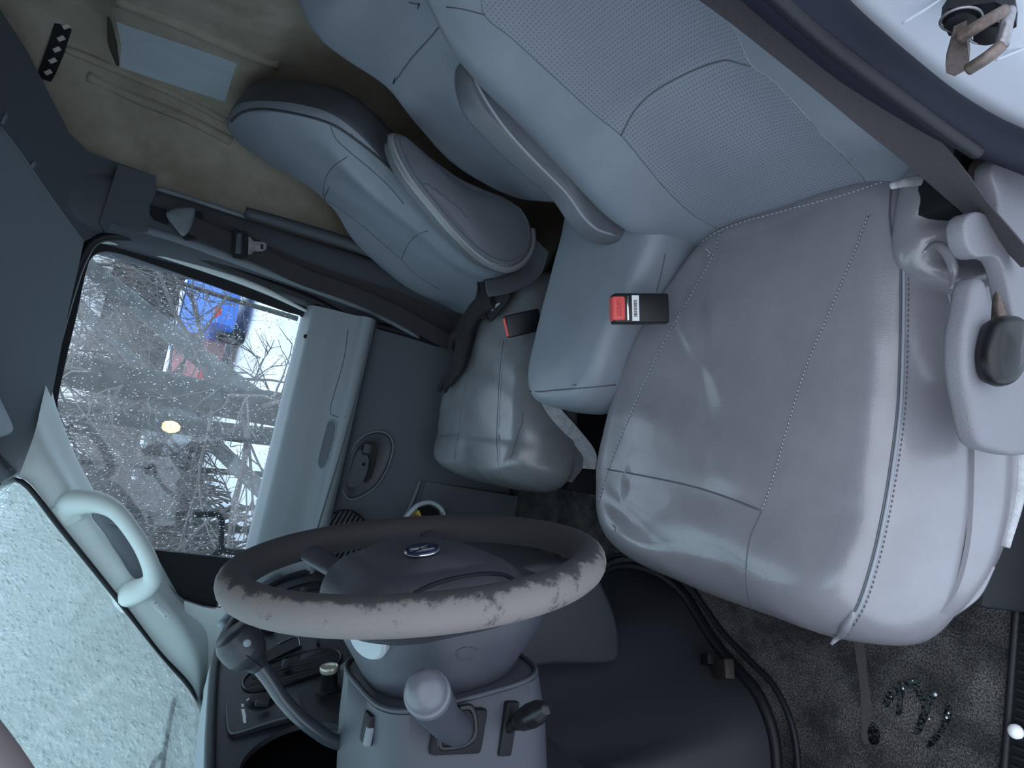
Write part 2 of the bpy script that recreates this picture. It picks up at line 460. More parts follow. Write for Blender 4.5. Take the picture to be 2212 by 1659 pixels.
# passenger B-pillar (vertical post behind the door)
def bp(y, x): return (x, y)
plan = [(2.03, -.372), (1.985, -.392), (1.955, -.412), (1.945, -.43), (1.945, -.52), (1.955, -.548), (2.0, -.562)]
rows = []
for z, dx, dy in ((.0, 0, .0), (.3, 0, .0), (.55, 0, .0), (.8, 0, 0), (1.0, 0, .0), (1.15, 0, 0), (1.29, -.0, .0), (1.36, -.02, .0)):
    rows.append([(x + dx, y + dy, z) for x, y in plan])
trim_3 = sheet('trim_3', rows, TRIMD, None, 40, 30, (.03, -.0, 0))
struct(trim_3, 'dark grey post trim behind the passenger door', 'trim')
# upper cover of the post that carries the belt, and the lower sleeve
up_c = [pX(a, b, 1.93) for a, b in [(255, 355), (337, 380), (337, 415), (325, 445), (318, 500), (240, 478), (225, 500), (215, 480), (235, 420)]]
poly('post_cover', up_c, TRIMD, trim_3, (.04, 0, 0))
edge = [pX(a, b, 1.925) for a, b in [(337, 406), (420, 432), (530, 468)]]
tube('liner_edge', edge, .006, TRIM, trim_3, 16)
slv = [pX(a, b, 1.915) for a, b in [(530, 458), (640, 490), (760, 528), (860, 568)]]
tube('post_edge_sleeve', slv, [.014, .016, .017, .017], TRIMD, trim_3, 20, flat=.7)
# pale strip painted for the light in the door gap by the window, and the rubber seal
tube('gap_light_strip', [pX(a, b, 1.985) for a, b in [(205, 520), (260, 525), (400, 565), (560, 622), (662, 672)]], [.006, .010, .011, .010, .004], TRIML, trim_3, 30)
tube('door_seal', [pX(a, b, 1.965) for a, b in [(105, 800), (150, 640), (178, 560), (205, 520), (260, 510), (400, 545), (560, 604), (680, 650), (760, 690), (850, 712), (950, 742)]], .0115, RUB, trim_3, 70)
tube('post_flange', [pX(a, b, 1.95) for a, b in [(310, 495), (420, 528), (560, 580), (700, 632), (800, 672), (905, 728)]], [.012, .014, .013, .012, .010, .006], TRIM, trim_3, 40)

# ---------------------------------------------------------------- passenger door
door = sroot('door_1', 'grey passenger door lining with armrest ledge and handle recess', 'door', (1.97, .05, .0))
prof = [(1.995, .765), (1.975, .757), (1.955, .745), (1.945, .70), (1.94, .645), (1.93, .625), (1.915, .612), (1.915, .592), (1.93, .575), (1.955, .565), (1.965, .52), (1.968, .42), (1.965, .33), (1.962, .24), (1.965, .10), (1.97, .01)]
ys = (-.372, -.30, -.15, 0, .15, .30, .46)
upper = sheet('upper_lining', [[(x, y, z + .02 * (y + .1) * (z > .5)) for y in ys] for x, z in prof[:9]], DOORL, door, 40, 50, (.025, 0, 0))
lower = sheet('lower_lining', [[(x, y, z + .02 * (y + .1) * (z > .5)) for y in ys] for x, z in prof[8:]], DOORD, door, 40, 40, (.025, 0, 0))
DS = [upper, lower]
seam('ledge_groove', DS, [(752, 712), (742, 780), (722, 850), (713, 893), (722, 900), (760, 898)], SEAM, door, .0012)
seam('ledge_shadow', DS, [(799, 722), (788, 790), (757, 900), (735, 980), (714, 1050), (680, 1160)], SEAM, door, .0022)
# long pull slot in the ledge
rim = [(718, 907), (726, 915), (724, 940), (712, 985), (702, 1008), (694, 1013), (687, 1005), (691, 975), (703, 930), (710, 910)]
slot = patch('pull_slot', DS, rim, DOORD, door, .0006, 60, 6, spine=((718, 920), (694, 1000)))
seam('slot_rim', DS, rim, DOORL, door, .0022, .0005, 60, True)
# handle recess with lever
rim = [(745, 1070), (740, 1048), (748, 1010), (762, 968), (788, 940), (815, 932), (838, 938), (849, 958), (846, 985), (832, 1022), (808, 1055), (775, 1075), (757, 1079)]
c0, cn = hit(DS, 797, 1003)
fr = frame(c0, (0, 1, 0), (-1, 0, 0))
out2 = [loc2(fr, pX(a, b, c0.x)) for a, b in rim]
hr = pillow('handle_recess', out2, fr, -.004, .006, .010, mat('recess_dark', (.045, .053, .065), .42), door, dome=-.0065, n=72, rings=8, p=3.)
tube('recess_rim', [pX(a, b, c0.x - .004) for a, b in rim], .0032, TRIM, hr, 80, closed=True)
lev = [pX(a, b, c0.x - .016) for a, b in [(786, 962), (800, 957), (817, 957), (817, 972), (812, 1000), (803, 1030), (793, 1043), (788, 1042), (797, 1018), (801, 995), (797, 985), (786, 982), (783, 972)]]
poly('door_lever', lev, BLKG, hr, (.014, 0, 0))
rbox('lever_plate', pX(793, 969, c0.x - .0185), (.004, .026, .022), TRIMD, hr, .0015)
lathe('recess_screw', [(.005, 0), (.005, .003), (.003, .0035)], pX(785, 1003, c0.x - .002), (-1, 0, 0), BLK, hr, 14)
# speaker grille of slanting ribs
cz = (746, 1160); gh = pX(*cz, 1.950)
gfr = frame(gh + Vector((-.002, 0, 0)), (0, 1, 0), (-1, 0, 0))
gout = [loc2(gfr, pX(cz[0] + 53*math.cos(t)*.98, cz[1] + 60*math.sin(t), gh.x)) for t in np.linspace(0, 2*math.pi, 20, endpoint=False)]
gr = pillow('speaker_grille', gout, gfr, -.004, .001, .003, BLK, door, n=48, rings=4)
for i in range(-7, 8):
    a = []
    for s in np.linspace(-1.2, 1.2, 60):
        x, y = cz[0] + i*9.4*.8 + s*34, cz[1] + i*9.4*.45*1.2 - s*58
        if ((x-cz[0])/53)**2 + ((y-cz[1])/60)**2 < .93: a.append((x, y))
    if len(a) > 3: tube('grille_rib', [pX(*a[0], gh.x - .0035), pX(*a[-1], gh.x - .0035)], .0034, DOORD, gr, 4, 6)
# lower pocket edge
poc = tube('pocket_edge', [pX(a, b, 1.955) for a, b in [(908, 1038), (890, 1085), (868, 1130), (850, 1160)]], .0055, TRIM, door, 18)
# lower door / kick pad that runs forward under the dash
sheet('kick_pad', [[(1.958, .06, .31), (1.958, .2, .33), (1.955, .40, .35)], [(1.945, .06, .15), (1.945, .2, .15), (1.94, .4, .15)], [(1.93, .06, .0), (1.93, .2, .0), (1.92, .4, .0)]], DOORD, door, 12, 12, (.02, 0, 0))
lathe('sill_screw', [(.006, 0), (.006, .003), (.003, .004)], hit(DS, 660, 727)[0], (-1, 0, 0), BLK, door, 12)

# ---------------------------------------------------------------- glass
def glass_mat(name, wet, streak, tint=(.9, .97, 1.), film=0.):
    m = bpy.data.materials.new(name); m.use_nodes = True
    N = m.node_tree.nodes; L = m.node_tree.links; N.remove(N['Principled BSDF'])
    tc = N.new('ShaderNodeTexCoord'); mp = N.new('ShaderNodeMapping')
    mp.inputs['Scale'].default_value = streak; L.new(tc.outputs['Object'], mp.inputs['Vector'])
    no = N.new('ShaderNodeTexNoise'); no.inputs['Scale'].default_value = 1; no.inputs['Detail'].default_value = 6
    no.inputs['Roughness'].default_value = .62; no.inputs['Distortion'].default_value = .6
    L.new(mp.outputs[0], no.inputs['Vector'])
    bu = N.new('ShaderNodeBump'); bu.inputs['Strength'].default_value = .5 if wet < .5 else 1.; bu.inputs['Distance'].default_value = .004
    L.new(no.outputs['Fac'], bu.inputs['Height'])
    rf = N.new('ShaderNodeBsdfRefraction'); rf.inputs['IOR'].default_value = 1.22; rf.inputs['Roughness'].default_value = .0
    rf.inputs['Color'].default_value = (*tint, 1); L.new(bu.outputs[0], rf.inputs['Normal'])
    tr = N.new('ShaderNodeBsdfTransparent'); tr.inputs[0].default_value = (*tint, 1)
    gl = N.new('ShaderNodeBsdfGlossy'); gl.inputs['Roughness'].default_value = .03
    mx = N.new('ShaderNodeMixShader'); mx.inputs[0].default_value = wet
    L.new(tr.outputs[0], mx.inputs[1]); L.new(rf.outputs[0], mx.inputs[2])
    m2 = N.new('ShaderNodeMixShader'); m2.inputs[0].default_value = .04
    L.new(mx.outputs[0], m2.inputs[1]); L.new(gl.outputs[0], m2.inputs[2])
    last = m2
    if film:   # film of water and mist scatters some daylight
        tl = N.new('ShaderNodeBsdfTranslucent'); tl.inputs[0].default_value = (.75, .86, .88, 1)
        m3 = N.new('ShaderNodeMixShader')
        rp = N.new('ShaderNodeValToRGB'); rp.color_ramp.elements[0].position = .35; rp.color_ramp.elements[1].position = .7
        rp.color_ramp.elements[0].color = (film*.3,)*3 + (1,); rp.color_ramp.elements[1].color = (film*(2.6 if wet else 1.3),)*3 + (1,)
        L.new(no.outputs['Fac'], rp.inputs[0]); L.new(rp.outputs[0], m3.inputs[0])
        L.new(m2.outputs[0], m3.inputs[1]); L.new(tl.outputs[0], m3.inputs[2]); last = m3
    L.new(last.outputs[0], N['Material Output'].inputs[0])
    return m
GL_SIDE = glass_mat('rain_wet_glass', .0, (30, 60, 60), film=.014)
GL_FRONT = glass_mat('icy_wet_glass', .35, (60, 75, 16), (.80, .93, .94), film=.06)
DROP = bpy.data.materials.new('water_drop'); DROP.use_nodes = True
_b = DROP.node_tree.nodes['Principled BSDF']
_b.inputs['Transmission Weight'].default_value = 1; _b.inputs['Roughness'].default_value = .02; _b.inputs['IOR'].default_value = 1.33

gl_px = [(656, 688), (632, 800), (606, 930), (580, 1060), (555, 1205), (470, 1200), (332, 1190), (270, 1135), (213, 1072), (168, 1000), (135, 920), (124, 880), (138, 800), (166, 680), (186, 588), (198, 556), (222, 544), (252, 547), (330, 572), (500, 632), (620, 674)]
gl_in = [pX(a, b, 2.0) for a, b in gl_px]
win1 = sroot('window_1', 'rain-specked side window of the passenger door', 'window', (2.0, 0, .74))
big = [pX(1106 + (a-1106)*1 + (10 if a > 500 else -8), b, 2.004) for a, b in gl_px]
win_pane = poly('pane', [pX(a, b, 2.006) for a, b in [(675, 660), (572, 1225), (470, 1225), (320, 1215), (205, 1100), (150, 1010), (110, 900), (110, 860), (165, 590), (185, 540), (225, 525), (260, 530)]], GL_SIDE, win1, (.004, 0, 0))
cen = A([tuple(p) for p in gl_in]).mean(0)
fr_out = [Vector(A(p) + (A(p) - cen) / np.linalg.norm(A(p) - cen) * .038) for p in gl_in]
ringpoly('black_frame', [tuple(v + Vector((-.012, 0, 0))) for v in fr_out], [tuple(v + Vector((-.006, 0, 0))) for v in gl_in], BLK, win1, (.010, 0, 0), 140)
# black sail panel in front of the glass
sail = [(330, 1188), (470, 1203), (497, 1206), (478, 1260), (466, 1318), (440, 1316), (400, 1300), (360, 1262), (342, 1235)]
poly('sail_panel', [pX(a, b, 1.965) for a, b in sail], BLK, win1, (.02, 0, 0))
tube('sail_trim', [pX(a, b, 1.955) for a, b in [(345, 1240), (380, 1285), (420, 1310), (468, 1318)]], .004, TRIM, win1, 20)
# rain drops on the outside of the pane: thousands, so one part
def drops(name, fn, n, m, par, r0, r1):
    V = []; F = []
    for _ in range(n):
        c, nn, t = fn(); b = nn.cross(t).normalized(); t = b.cross(nn)
        r = random.uniform(r0, r1) * random.random() ** .5; e = random.uniform(.8, 1.9); k0 = len(V)
        for lv, (s, h) in enumerate(((1, 0), (.8, .35), (.4, .55))):
            for k in range(6):
                a = k * math.pi / 3; V.append(c + (b * math.cos(a) * s + t * math.sin(a) * s * e) * r + nn * h * r)
        for lv in range(2):
            for k in range(6): F.append((k0+lv*6+k, k0+lv*6+(k+1) % 6, k0+lv*6+6+(k+1) % 6, k0+lv*6+6+k))
        F.append(tuple(k0+12+k for k in range(6))); F.append(tuple(k0+k for k in range(6))[::-1])
    o = obj(name, V, F, m, par); o['kind'] = 'stuff'; return o
def _side():
    z = .75 + .54 * random.random(); y = -.38 + .75 * random.random()
    return Vector((2.0105, y, z)), Vector((1, 0, 0)), Vector((0, .25, 1))
drops('rain_drops', _side, 4200, DROP, win1, .0006, .0022)

# windscreen
def ws(x, t):
    k = 1 - ((x - 1.15) / .712) ** 2
    return (x, .192 + .46 * t + .13 * k, 1.308 - .465 * t + .01 * k)
win2 = sroot('window_2', 'windscreen blurred by ice and melt water', 'window', (1.15, .7, .82))
wspane = sheet('windscreen_glass', [[ws(x, t) for x in (.42, .6, .9, 1.2, 1.5, 1.72, 1.88)] for t in (-.03, .25, .5, .75, 1.05)], GL_FRONT, win2, 30, 16, (0, .004, .003))
tube('windscreen_seal', [pX(a, b, 1.862) for a, b in [(-60, 1080), (0, 1052), (32, 1036), (52, 1044), (130, 1140), (255, 1296), (342, 1410), (418, 1500), (424, 1580), (424, 1700)]], .006, RUB, win2, 60)
def _front():
    x = random.uniform(.9, 1.86); t = random.random(); p = ws(x, t)
    return Vector(p) + Vector((0, .006, .006)), Vector((0, .72, .69)), Vector((.2, .7, -.7))
drops('melt_drops', _front, 4200, DROP, win2, .001, .0036)

# passenger A-pillar trim
ro_w = [(40, 1030), (60, 1040), (130, 1130), (260, 1298), (345, 1410), (420, 1498), (424, 1600)]
ro_m = [(75, 935), (100, 985), (170, 1090), (300, 1262), (392, 1352), (428, 1430), (432, 1560)]
ro_g = [(106, 800), (122, 880), (212, 1072), (335, 1200), (400, 1302), (452, 1328), (450, 1480)]
trim_4 = sheet('trim_4', [[pX(a, b, 1.872) for a, b in ro_w], [pX(a, b, 1.885) for a, b in ro_m], [pX(a*.55+c*.45, b*.55+d*.45, 1.925) for (a, b), (c, d) in zip(ro_m, ro_g)], [pX(a, b, 1.965) for a, b in ro_g]], TRIML, None, 50, 24, (.03, .01, 0))
struct(trim_4, 'pale grey windscreen pillar trim on the passenger side', 'trim')
poly('pillar_foot', [pX(a, b, 1.942) for a, b in [(398, 1298), (440, 1312), (480, 1318), (520, 1330), (500, 1400), (440, 1520), (420, 1520), (425, 1440), (400, 1350)]], TRIML, trim_4, (.02, 0, 0))
patch('grip_hollow', [trim_4], [(198, 1110), (222, 1104), (248, 1110), (292, 1168), (320, 1232), (314, 1246), (292, 1250), (256, 1200), (225, 1150)], TRIM, trim_4, .0015, 50, 6, spine=((220, 1125), (300, 1235)))
# driver-side pillar (mostly outside the picture)
trim_5 = sheet('trim_5', [[(.36, .10, 1.37), (.36, .16, 1.30), (.37, .40, 1.06), (.37, .62, .80)], [(.40, .16, 1.37), (.40, .215, 1.31), (.41, .45, 1.06), (.42, .68, .82)]], TRIML, None, 16, 6, (-.02, 0, 0))
struct(trim_5, 'pale grey windscreen pillar trim beside the open driver door', 'trim')

# ---------------------------------------------------------------- driver-side door jamb
jroot = sroot('wall_left', 'white painted door jamb behind the driver seat', 'wall', (.30, -.45, 0))
sheet('painted_jamb', [[(.42, -.465, z), (.36, -.455, z), (.24, -.44, z), (.20, -.60, z), (.20, -.98, z)] for z in (-.05, .3, .6, .9, 1.4, 1.62)], PAINT, jroot, 40, 24, (0, -.01, 0))
sheet('inner_post', [[(.415, -.46, z), (.418, -.52, z), (.415, -.66, z), (.39, -.92, z)] for z in (-.02, .5, 1.0, 1.6)], TRIMD, jroot, 16, 12, (-.02, 0, 0))
ridge = [pY(a, b, -.438) for a, b in [(1950, 50), (2000, 20), (2060, -20)]]
tube('pressed_ridge', ridge, .0012, PAINT, jroot, 12)
tube('pressed_ridge', [pY(a, b, -.438) for a, b in [(2150, 130), (2212, 105), (2280, 80)]], .0012, PAINT, jroot, 12)
seal_c = [pY(a, b, -.425) for a, b in [(1560, -170), (1640, -80), (1745, 20), (1840, 105), (1940, 180), (2040, 248), (2130, 296), (2230, 338), (2330, 390)]]
tube('door_opening_seal', seal_c, [.030, .030, .029, .028, .026, .024, .022, .021, .02], SEAL, jroot, 60, 14, flat=.8)
tube('seal_lip', [pY(a, b, -.40) for a, b in [(1650, -30), (1760, 70), (1860, 150), (1960, 225), (2050, 290), (2110, 330)]], .007, RUB, jroot, 40)
rbox('rear_skin', (1.2, -1.0, .8), (1.9, .03, 1.75), TRIMD, wall_rear, .0)
rbox('roof_skin', (1.2, -.36, 1.66), (1.9, 1.37, .03), PAINT, ceiling, .0)

# ================================================================== SEATS
def wr(x, y, k=1.):   # soft wrinkles in stretched vinyl
    return k * (.004 * noise.noise(Vector((x*7, y*7, 3.1))) + .0028 * noise.noise(Vector((x*6 + y*15, y*4 - x*3, 7.7))))
def gauss(d, s): return math.exp(-(d / s) ** 2)
LIE = (Vector((0, 0, 0)), Vector((1, 0, 0)), Vector((0, 1, 0)), Vector((0, 0, 1)))

# ---------------------------------------------------------------- driver seat
ds = thing('driver_seat', 'grey vinyl driver seat with loose cover on the cushion, behind the steering wheel', 'seat', (.74, -.2, 0))
d_out = [(.88, -.50), (.97, -.42), (1.065, -.28), (1.115, -.08), (1.095, .03), (1.02, .105), (.87, .130), (.70, .137), (.59, .137), (.515, .115), (.475, .06), (.462, -.02), (.462, -.12), (.472, -.27), (.485, -.42), (.53, -.50), (.70, -.52)]
def d_disp(x, y):
    h = wr(x, y, 1.2)
    h -= .006 * gauss(y + .02, .03) * (x < .95)            # cross seam dips
    h += .010 * gauss(y - .07, .05)                         # thigh roll
    h -= .012 * gauss(((x - .72)**2 + (y + .25)**2) ** .5, .16)
    h += .006 * gauss(y - .065 + .35*(x - .93), .016) * gauss(x - .93, .10) - .005 * gauss(y - .03 + .35*(x - .93), .014) * gauss(x - .95, .10)
    h += .006 * gauss((x + y*.9) - .60, .012) * gauss(y + .30, .09)
    h -= .0035 * gauss(x - (.80 - .25 * (y + .2)) , .018) * gauss(y + .25, .22)
    return h
dc = pillow('cushion', d_out, LIE, .20, .368, .085, VIN_D, ds, .020, d_disp, ((.74, -.30), (.74, -.06)), 200, 34, .02, 2., .13, 10)
def D(px, m=SEAM, r=.0011, nm='seam', lift=0.): return seam(nm, [dc], px, m, dc, r, lift)
D([(1560, 497), (1538, 560), (1480, 660), (1420, 770), (1365, 890), (1320, 1000), (1295, 1080), (1290, 1150)])
D([(1878, 462), (1840, 560), (1790, 680), (1740, 800), (1700, 930), (1672, 1030), (1648, 1100), (1622, 1160), (1612, 1230), (1618, 1290), (1632, 1325)])
D([(1312, 1014), (1400, 1030), (1500, 1052), (1580, 1078), (1646, 1104)], SEAM, .0015)
near = [(1945, 545), (1945, 640), (1943, 760), (1938, 880), (1922, 1010), (1905, 1110), (1880, 1220), (1850, 1310), (1815, 1370)]
D(near, SEAM, .0014); D([(a + 7, b) for a, b in near], PIPE, .0022, 'piping', .0004)
stitches('stitching', [dc], [(a + 17, b) for a, b in near], SEAM, dc, .0008, 11)
stitches('stitching', [dc], [(1560, 497), (1538, 560), (1480, 660), (1420, 770), (1365, 890), (1320, 1000), (1295, 1080)], THREAD, dc, .0006, 9)
stitches('stitching', [dc], [(1878, 462), (1840, 560), (1790, 680), (1740, 800), (1700, 930), (1672, 1030), (1648, 1100)], THREAD, dc, .0006, 9)
stitches('stitching', [dc], [(1500, 535), (1560, 497), (1700, 455), (1830, 420), (1905, 395)], THREAD, dc, .0007, 10)
D([(1945, 545), (1960, 548), (1995, 556), (2030, 572)], SEAM, .0012)
D([(2032, 575), (2050, 640), (2070, 740), (2090, 850), (2105, 960), (2115, 1040), (2125, 1100), (2118, 1150)], PIPE, .0020, 'piping')
D([(1925, 400), (1922, 470), (1930, 520), (1946, 545)], SEAM, .0014)
# loose skirt of the cover hanging at the outer front corner
sk = [[(.475, -.42, .275), (.467, -.25, .262), (.457, -.10, .252), (.457, .0, .250), (.470, .055, .252), (.51, .105, .258)],
      [(.470, -.42, .235), (.458, -.25, .222), (.446, -.10, .205), (.452, .0, .205), (.470, .055, .215), (.508, .108, .225)],
      [(.475, -.42, .185), (.462, -.25, .172), (.455, -.10, .150), (.465, .0, .165), (.480, .05, .185), (.52, .10, .205)]]
skirt = sheet('cover_skirt', sk, VIN_D, ds, 60, 12, (.006, 0, 0))
hem = [(.462, -.22, .168), (.456, -.10, .148), (.462, -.02, .158)]
tube('felt_hem', hem, [.006, .009, .006], FELT, ds, 24)
tube('cover_fold', [(.462, .005, .19), (.475, .04, .20), (.50, .072, .21), (.53, .10, .215)], [.007, .012, .012, .006], VIN_D, ds, 24, flat=.6)
# gathered rear corner of the cover beside the backrest
gfr_ = frame((.478, -.40, .30), (0, 1, 0), (-1, 0, .35))
pillow('cover_gather', [(-.085, -.05), (-.07, .05), (.0, .075), (.06, .06), (.085, .0), (.06, -.06), (-.02, -.07)], gfr_, -.03, .022, .03, VIN_D, ds, .008, lambda x, y: .006*math.sin(x*120 + y*40), n=80, rings=14)
tube('cover_fold', [pX(a, b, .452) for a, b in [(1995, 545), (2020, 528), (2045, 545), (2060, 585), (2055, 625)]], [.002, .006, .007, .006, .002], VIN_D, ds, 24, flat=.7)
tube('felt_edge', [pX(a, b, .490) for a, b in [(1925, 402), (1965, 392), (2020, 388)]], [.004, .007, .006], FELT, ds, 12, flat=.6)
tube('cover_corner', [hit([dc], 1845, 1320)[0], hit([dc], 1830, 1348)[0], pX(1808, 1378, .585), pX(1795, 1392, .59)], [.003, .007, .007, .002], VIN_D, ds, 16)
stitches('stitching', [dc], [(1975, 395), (1975, 440), (1968, 490), (1968, 540)], SEAM, dc, .0008, 11)
# backrest
def back_frame(xc, y0, r): 
    r = math.radians(r); return (Vector((xc, y0, .39)), Vector((1, 0, 0)), Vector((0, -math.sin(r), math.cos(r))), Vector((0, math.cos(r), math.sin(r))))
def back_disp(hw):
    def f(u, v):
        b = .042 * gauss(abs(u) - hw * .80, hw * .33) * (1 / (1 + math.exp((v - .50) * 25))) * (1 / (1 + math.exp(-(v - .02) * 40)))
        b += .020 * gauss(v - .12, .09) * gauss(u, hw * .7)            # lumbar
        b -= .006 * gauss(v - .24, .012) * gauss(u, hw * .5) 
        b += .030 / (1 + math.exp(-(v - .58) * 28)) * gauss(u, hw)     # head part leans forward
        if u > .1: b += .026 * gauss(u - .24, .075) * gauss(v - .08, .16)
        return b + .5 * wr(u, v)
    return f
def back_out(hb, hm, hs, hh, top, sh=.50):
    R = [(hb * .80, -.10), (hb, -.04), (hm, .10), (hm * .98, .25), (hm * .88, .38), (hs, sh - .02), (hh * 1.04, sh + .07), (hh, top - .10), (hh * .82, top - .02), (hh * .45, top)]
    return R + [(-u, v) for u, v in R[::-1]]
fb = back_frame(.70, -.475, 19)
db = pillow('backrest', [(.25, -.10), (.295, -.05), (.335, .08), (.34, .20), (.33, .32), (.305, .44), (.255, .54), (.215, .62), (.19, .69), (.14, .76), (.06, .78)] + back_out(.235, .265, .195, .15, .78)[10:], fb, -.13, -.01, .055, VIN_B, ds, .0, back_disp(.25), ((0, .05), (0, .62)), 180, 30, .03, 2, .10, 9)
ins_px = [(1040, -40), (1046, 30), (1110, 85), (1200, 168), (1290, 250), (1342, 292), (1400, 362), (1450, 420), (1500, 465), (1548, 492), (1640, 470), (1740, 447), (1840, 418), (1870, 395), (1832, 350), (1780, 295), (1720, 225), (1665, 170), (1622, 138), (1590, 70), (1530, -20), (1480, -70), (1300, -80), (1150, -70)]
ins = patch('perforated_insert', [db], ins_px, PERF, db, .0010, 120, 16, spine=((1300, 60), (1640, 360)))
seam('seam', [db], [(1040, -20), (1046, 30), (1110, 85), (1200, 168), (1290, 250), (1342, 292), (1400, 362), (1450, 420), (1500, 465), (1548, 492)], SEAM, db, .0013)
seam('seam', [ins, db], [(1342, 292), (1370, 240), (1410, 200), (1470, 165), (1540, 136), (1572, 130), (1600, 138), (1622, 143)], SEAM, db, .0013)
seam('seam', [db], [(1530, -20), (1590, 70), (1622, 138), (1665, 170), (1720, 225), (1780, 295), (1840, 345)], PIPE, db, .0007)
seam('seam', [db], [(965, 15), (1000, 20), (1046, 32)], SEAM, db, .0011)
# driver armrest, folded up along the inboard side of the backrest
def arm(name, px, x, par, m, t0, t1, er, dome, spine=None, n=90):
    pts = [pX(a, b, x) for a, b in px]; c = sum(pts, Vector()) / len(pts)
    fr = frame(c, (0, 1, 0), (-1, 0, 0))
    o2 = [loc2(fr, p) for p in pts]
    return pillow(name, o2, fr, t0, t1, er, m, par, dome, None, None, n, 12), fr, o2
da_px = [(1012, 118), (1005, 145), (1022, 215), (1075, 280), (1150, 355), (1225, 420), (1268, 480), (1300, 510), (1345, 520), (1400, 500), (1390, 440), (1330, 370), (1240, 260), (1140, 170), (1060, 110)]
da, _, _ = arm('armrest', da_px, .985, ds, VIN_M, -.05, .0, .022, .006)
seam('piping', [da], [(1014, 128), (1030, 180), (1080, 262), (1150, 342), (1225, 418), (1262, 470), (1290, 495), (1330, 508)], PIPE, da, .0030)
# pedestal, slide rails, side shields, lever
rbox('pedestal', (.73, -.19, .095), (.53, .50, .19), BLK, ds, .012)
sh_px = [(2098, 655), (2108, 606), (2118, 596), (2130, 606), (2142, 655), (2152, 735), (2182, 782), (2240, 800), (2240, 968), (2150, 975), (2118, 955), (2100, 880), (2086, 800), (2086, 720)]
shd = bpoly('side_shield', [pX(a, b, .400) for a, b in sh_px], SHIELD, ds, (.025, 0, 0), .007, 60)
su_px = [(2083, 485), (2092, 464), (2120, 456), (2150, 470), (2158, 430), (2142, 365), (2170, 335), (2260, 330), (2260, 790), (2212, 760), (2192, 700), (2178, 620), (2160, 560), (2105, 552), (2090, 530)]
bpoly('rear_shield', [pX(a, b, .392) for a, b in su_px], SHIELD, ds, (.02, 0, 0), .003, 70)
lev_px = [(2148, 690), (2170, 682), (2188, 690), (2193, 740), (2188, 800), (2172, 830), (2152, 834), (2138, 820), (2130, 770), (2138, 715)]
pts = [pX(a, b, .385) for a, b in lev_px]; c = sum(pts, Vector()) / len(pts); fr = frame(c, (0, 1, 0), (-1, 0, .2))
lv = pillow('adjuster_lever', [loc2(fr, p) for p in pts], fr, -.012, .014, .014, BLKG, ds, .004, None, None, 60, 8)
tube('lever_arm', [pX(a, b, .405) for a, b in [(2150, 560), (2158, 640), (2160, 700)]], [.005, .006, .009], RUST, lv, 10)
tube('cable', [pX(a, b, .41) for a, b in [(2138, 560), (2148, 600), (2154, 632)]], .0018, STEEL, ds, 10)
rbox('recliner_housing', pX(2050, 420, .47), (.05, .07, .06), BLK, ds, .012)
lathe('anchor_bolt', [(.020, 0), (.020, .006), (.012, .010), (.010, .014)], pX(2118, 378, .43), (-1, .2, .2), RUST, ds, 18)
rbox('anchor_plate', pX(2100, 370, .445), (.01, .05, .07), BLK, ds, .004)

# ---------------------------------------------------------------- middle seat
ms = thing('middle_seat', 'narrow grey vinyl middle seat between driver and passenger seats', 'seat', (1.13, -.4, 0))
m_out = [(.90, -.60), (.905, -.47), (.94, -.38), (1.0, -.28), (1.035, -.19), (1.075, -.155), (1.15, -.150), (1.24, -.165), (1.272, -.21), (1.270, -.30), (1.235, -.50), (1.215, -.60), (1.08, -.63)]
mc = pillow('cushion', m_out, LIE, .315, .432, .030, VIN_B, ms, .008, lambda x, y: .4*wr(x, y), ((1.1, -.5), (1.1, -.25)), 140, 18, .02, 2., .035)
seam('seam', [mc], [(1132, 838), (1150, 846), (1200, 843), (1260, 838), (1330, 831)], SEAM, mc, .0016)
seam('seam', [mc], [(1437, 548), (1428, 590), (1418, 630)], SEAM, mc, .0014)
rbox('pedestal', (1.09, -.43, .155), (.20, .30, .31), BLK, ms, .01)
fm = back_frame(1.13, -.60, 17)
mb = pillow('backrest', [(.07, -.06), (.15, .0), (.275, .09), (.325, .23), (.285, .36), (.24, .45), (.235, .54), (.215, .63), (.15, .69), (.0, .70), (-.13, .665), (-.18, .60), (-.19, .5), (-.20, .4), (-.2, .1), (-.15, -.04), (0, -.06)], fm, -.055, .0, .045, VIN_B, ms, .012, lambda u, v: .022*gauss(v - .60, .10) + .5*wr(u, v), ((0, .1), (0, .5)), 160, 22, .012, 2, .04)
seam('seam', [mb], [(967, 33), (935, 75), (890, 125), (850, 180), (818, 216)], SEAM, mb, .0016)

# ---------------------------------------------------------------- passenger seat
ps = thing('passenger_seat', 'worn grey vinyl passenger seat beside the far door, armrest folded up', 'seat', (1.62, -.2, 0))
p_out = [(1.47, -.52), (1.42, -.36), (1.375, -.2), (1.35, -.08), (1.355, -.02), (1.40, .015), (1.50, .03), (1.63, .03), (1.78, .025), (1.86, -.005), (1.89, -.06), (1.895, -.16), (1.86, -.32), (1.80, -.46), (1.72, -.53), (1.55, -.54)]
def p_disp(x, y):
    return wr(x, y, 1.7) + .007*gauss(y - .0, .05) - .010*gauss(((x-1.62)**2 + (y+.25)**2)**.5, .15) - .004*gauss(y + .085, .012)
pc = pillow('cushion', p_out, LIE, .20, .362, .065, VIN_P, ps, .018, p_disp, ((1.62, -.32), (1.62, -.1)), 170, 30, .02, 2, .12, 9)
def Pm(px, m=SEAM, r=.0011, nm='seam', lift=0.): return seam(nm, [pc], px, m, pc, r, lift)
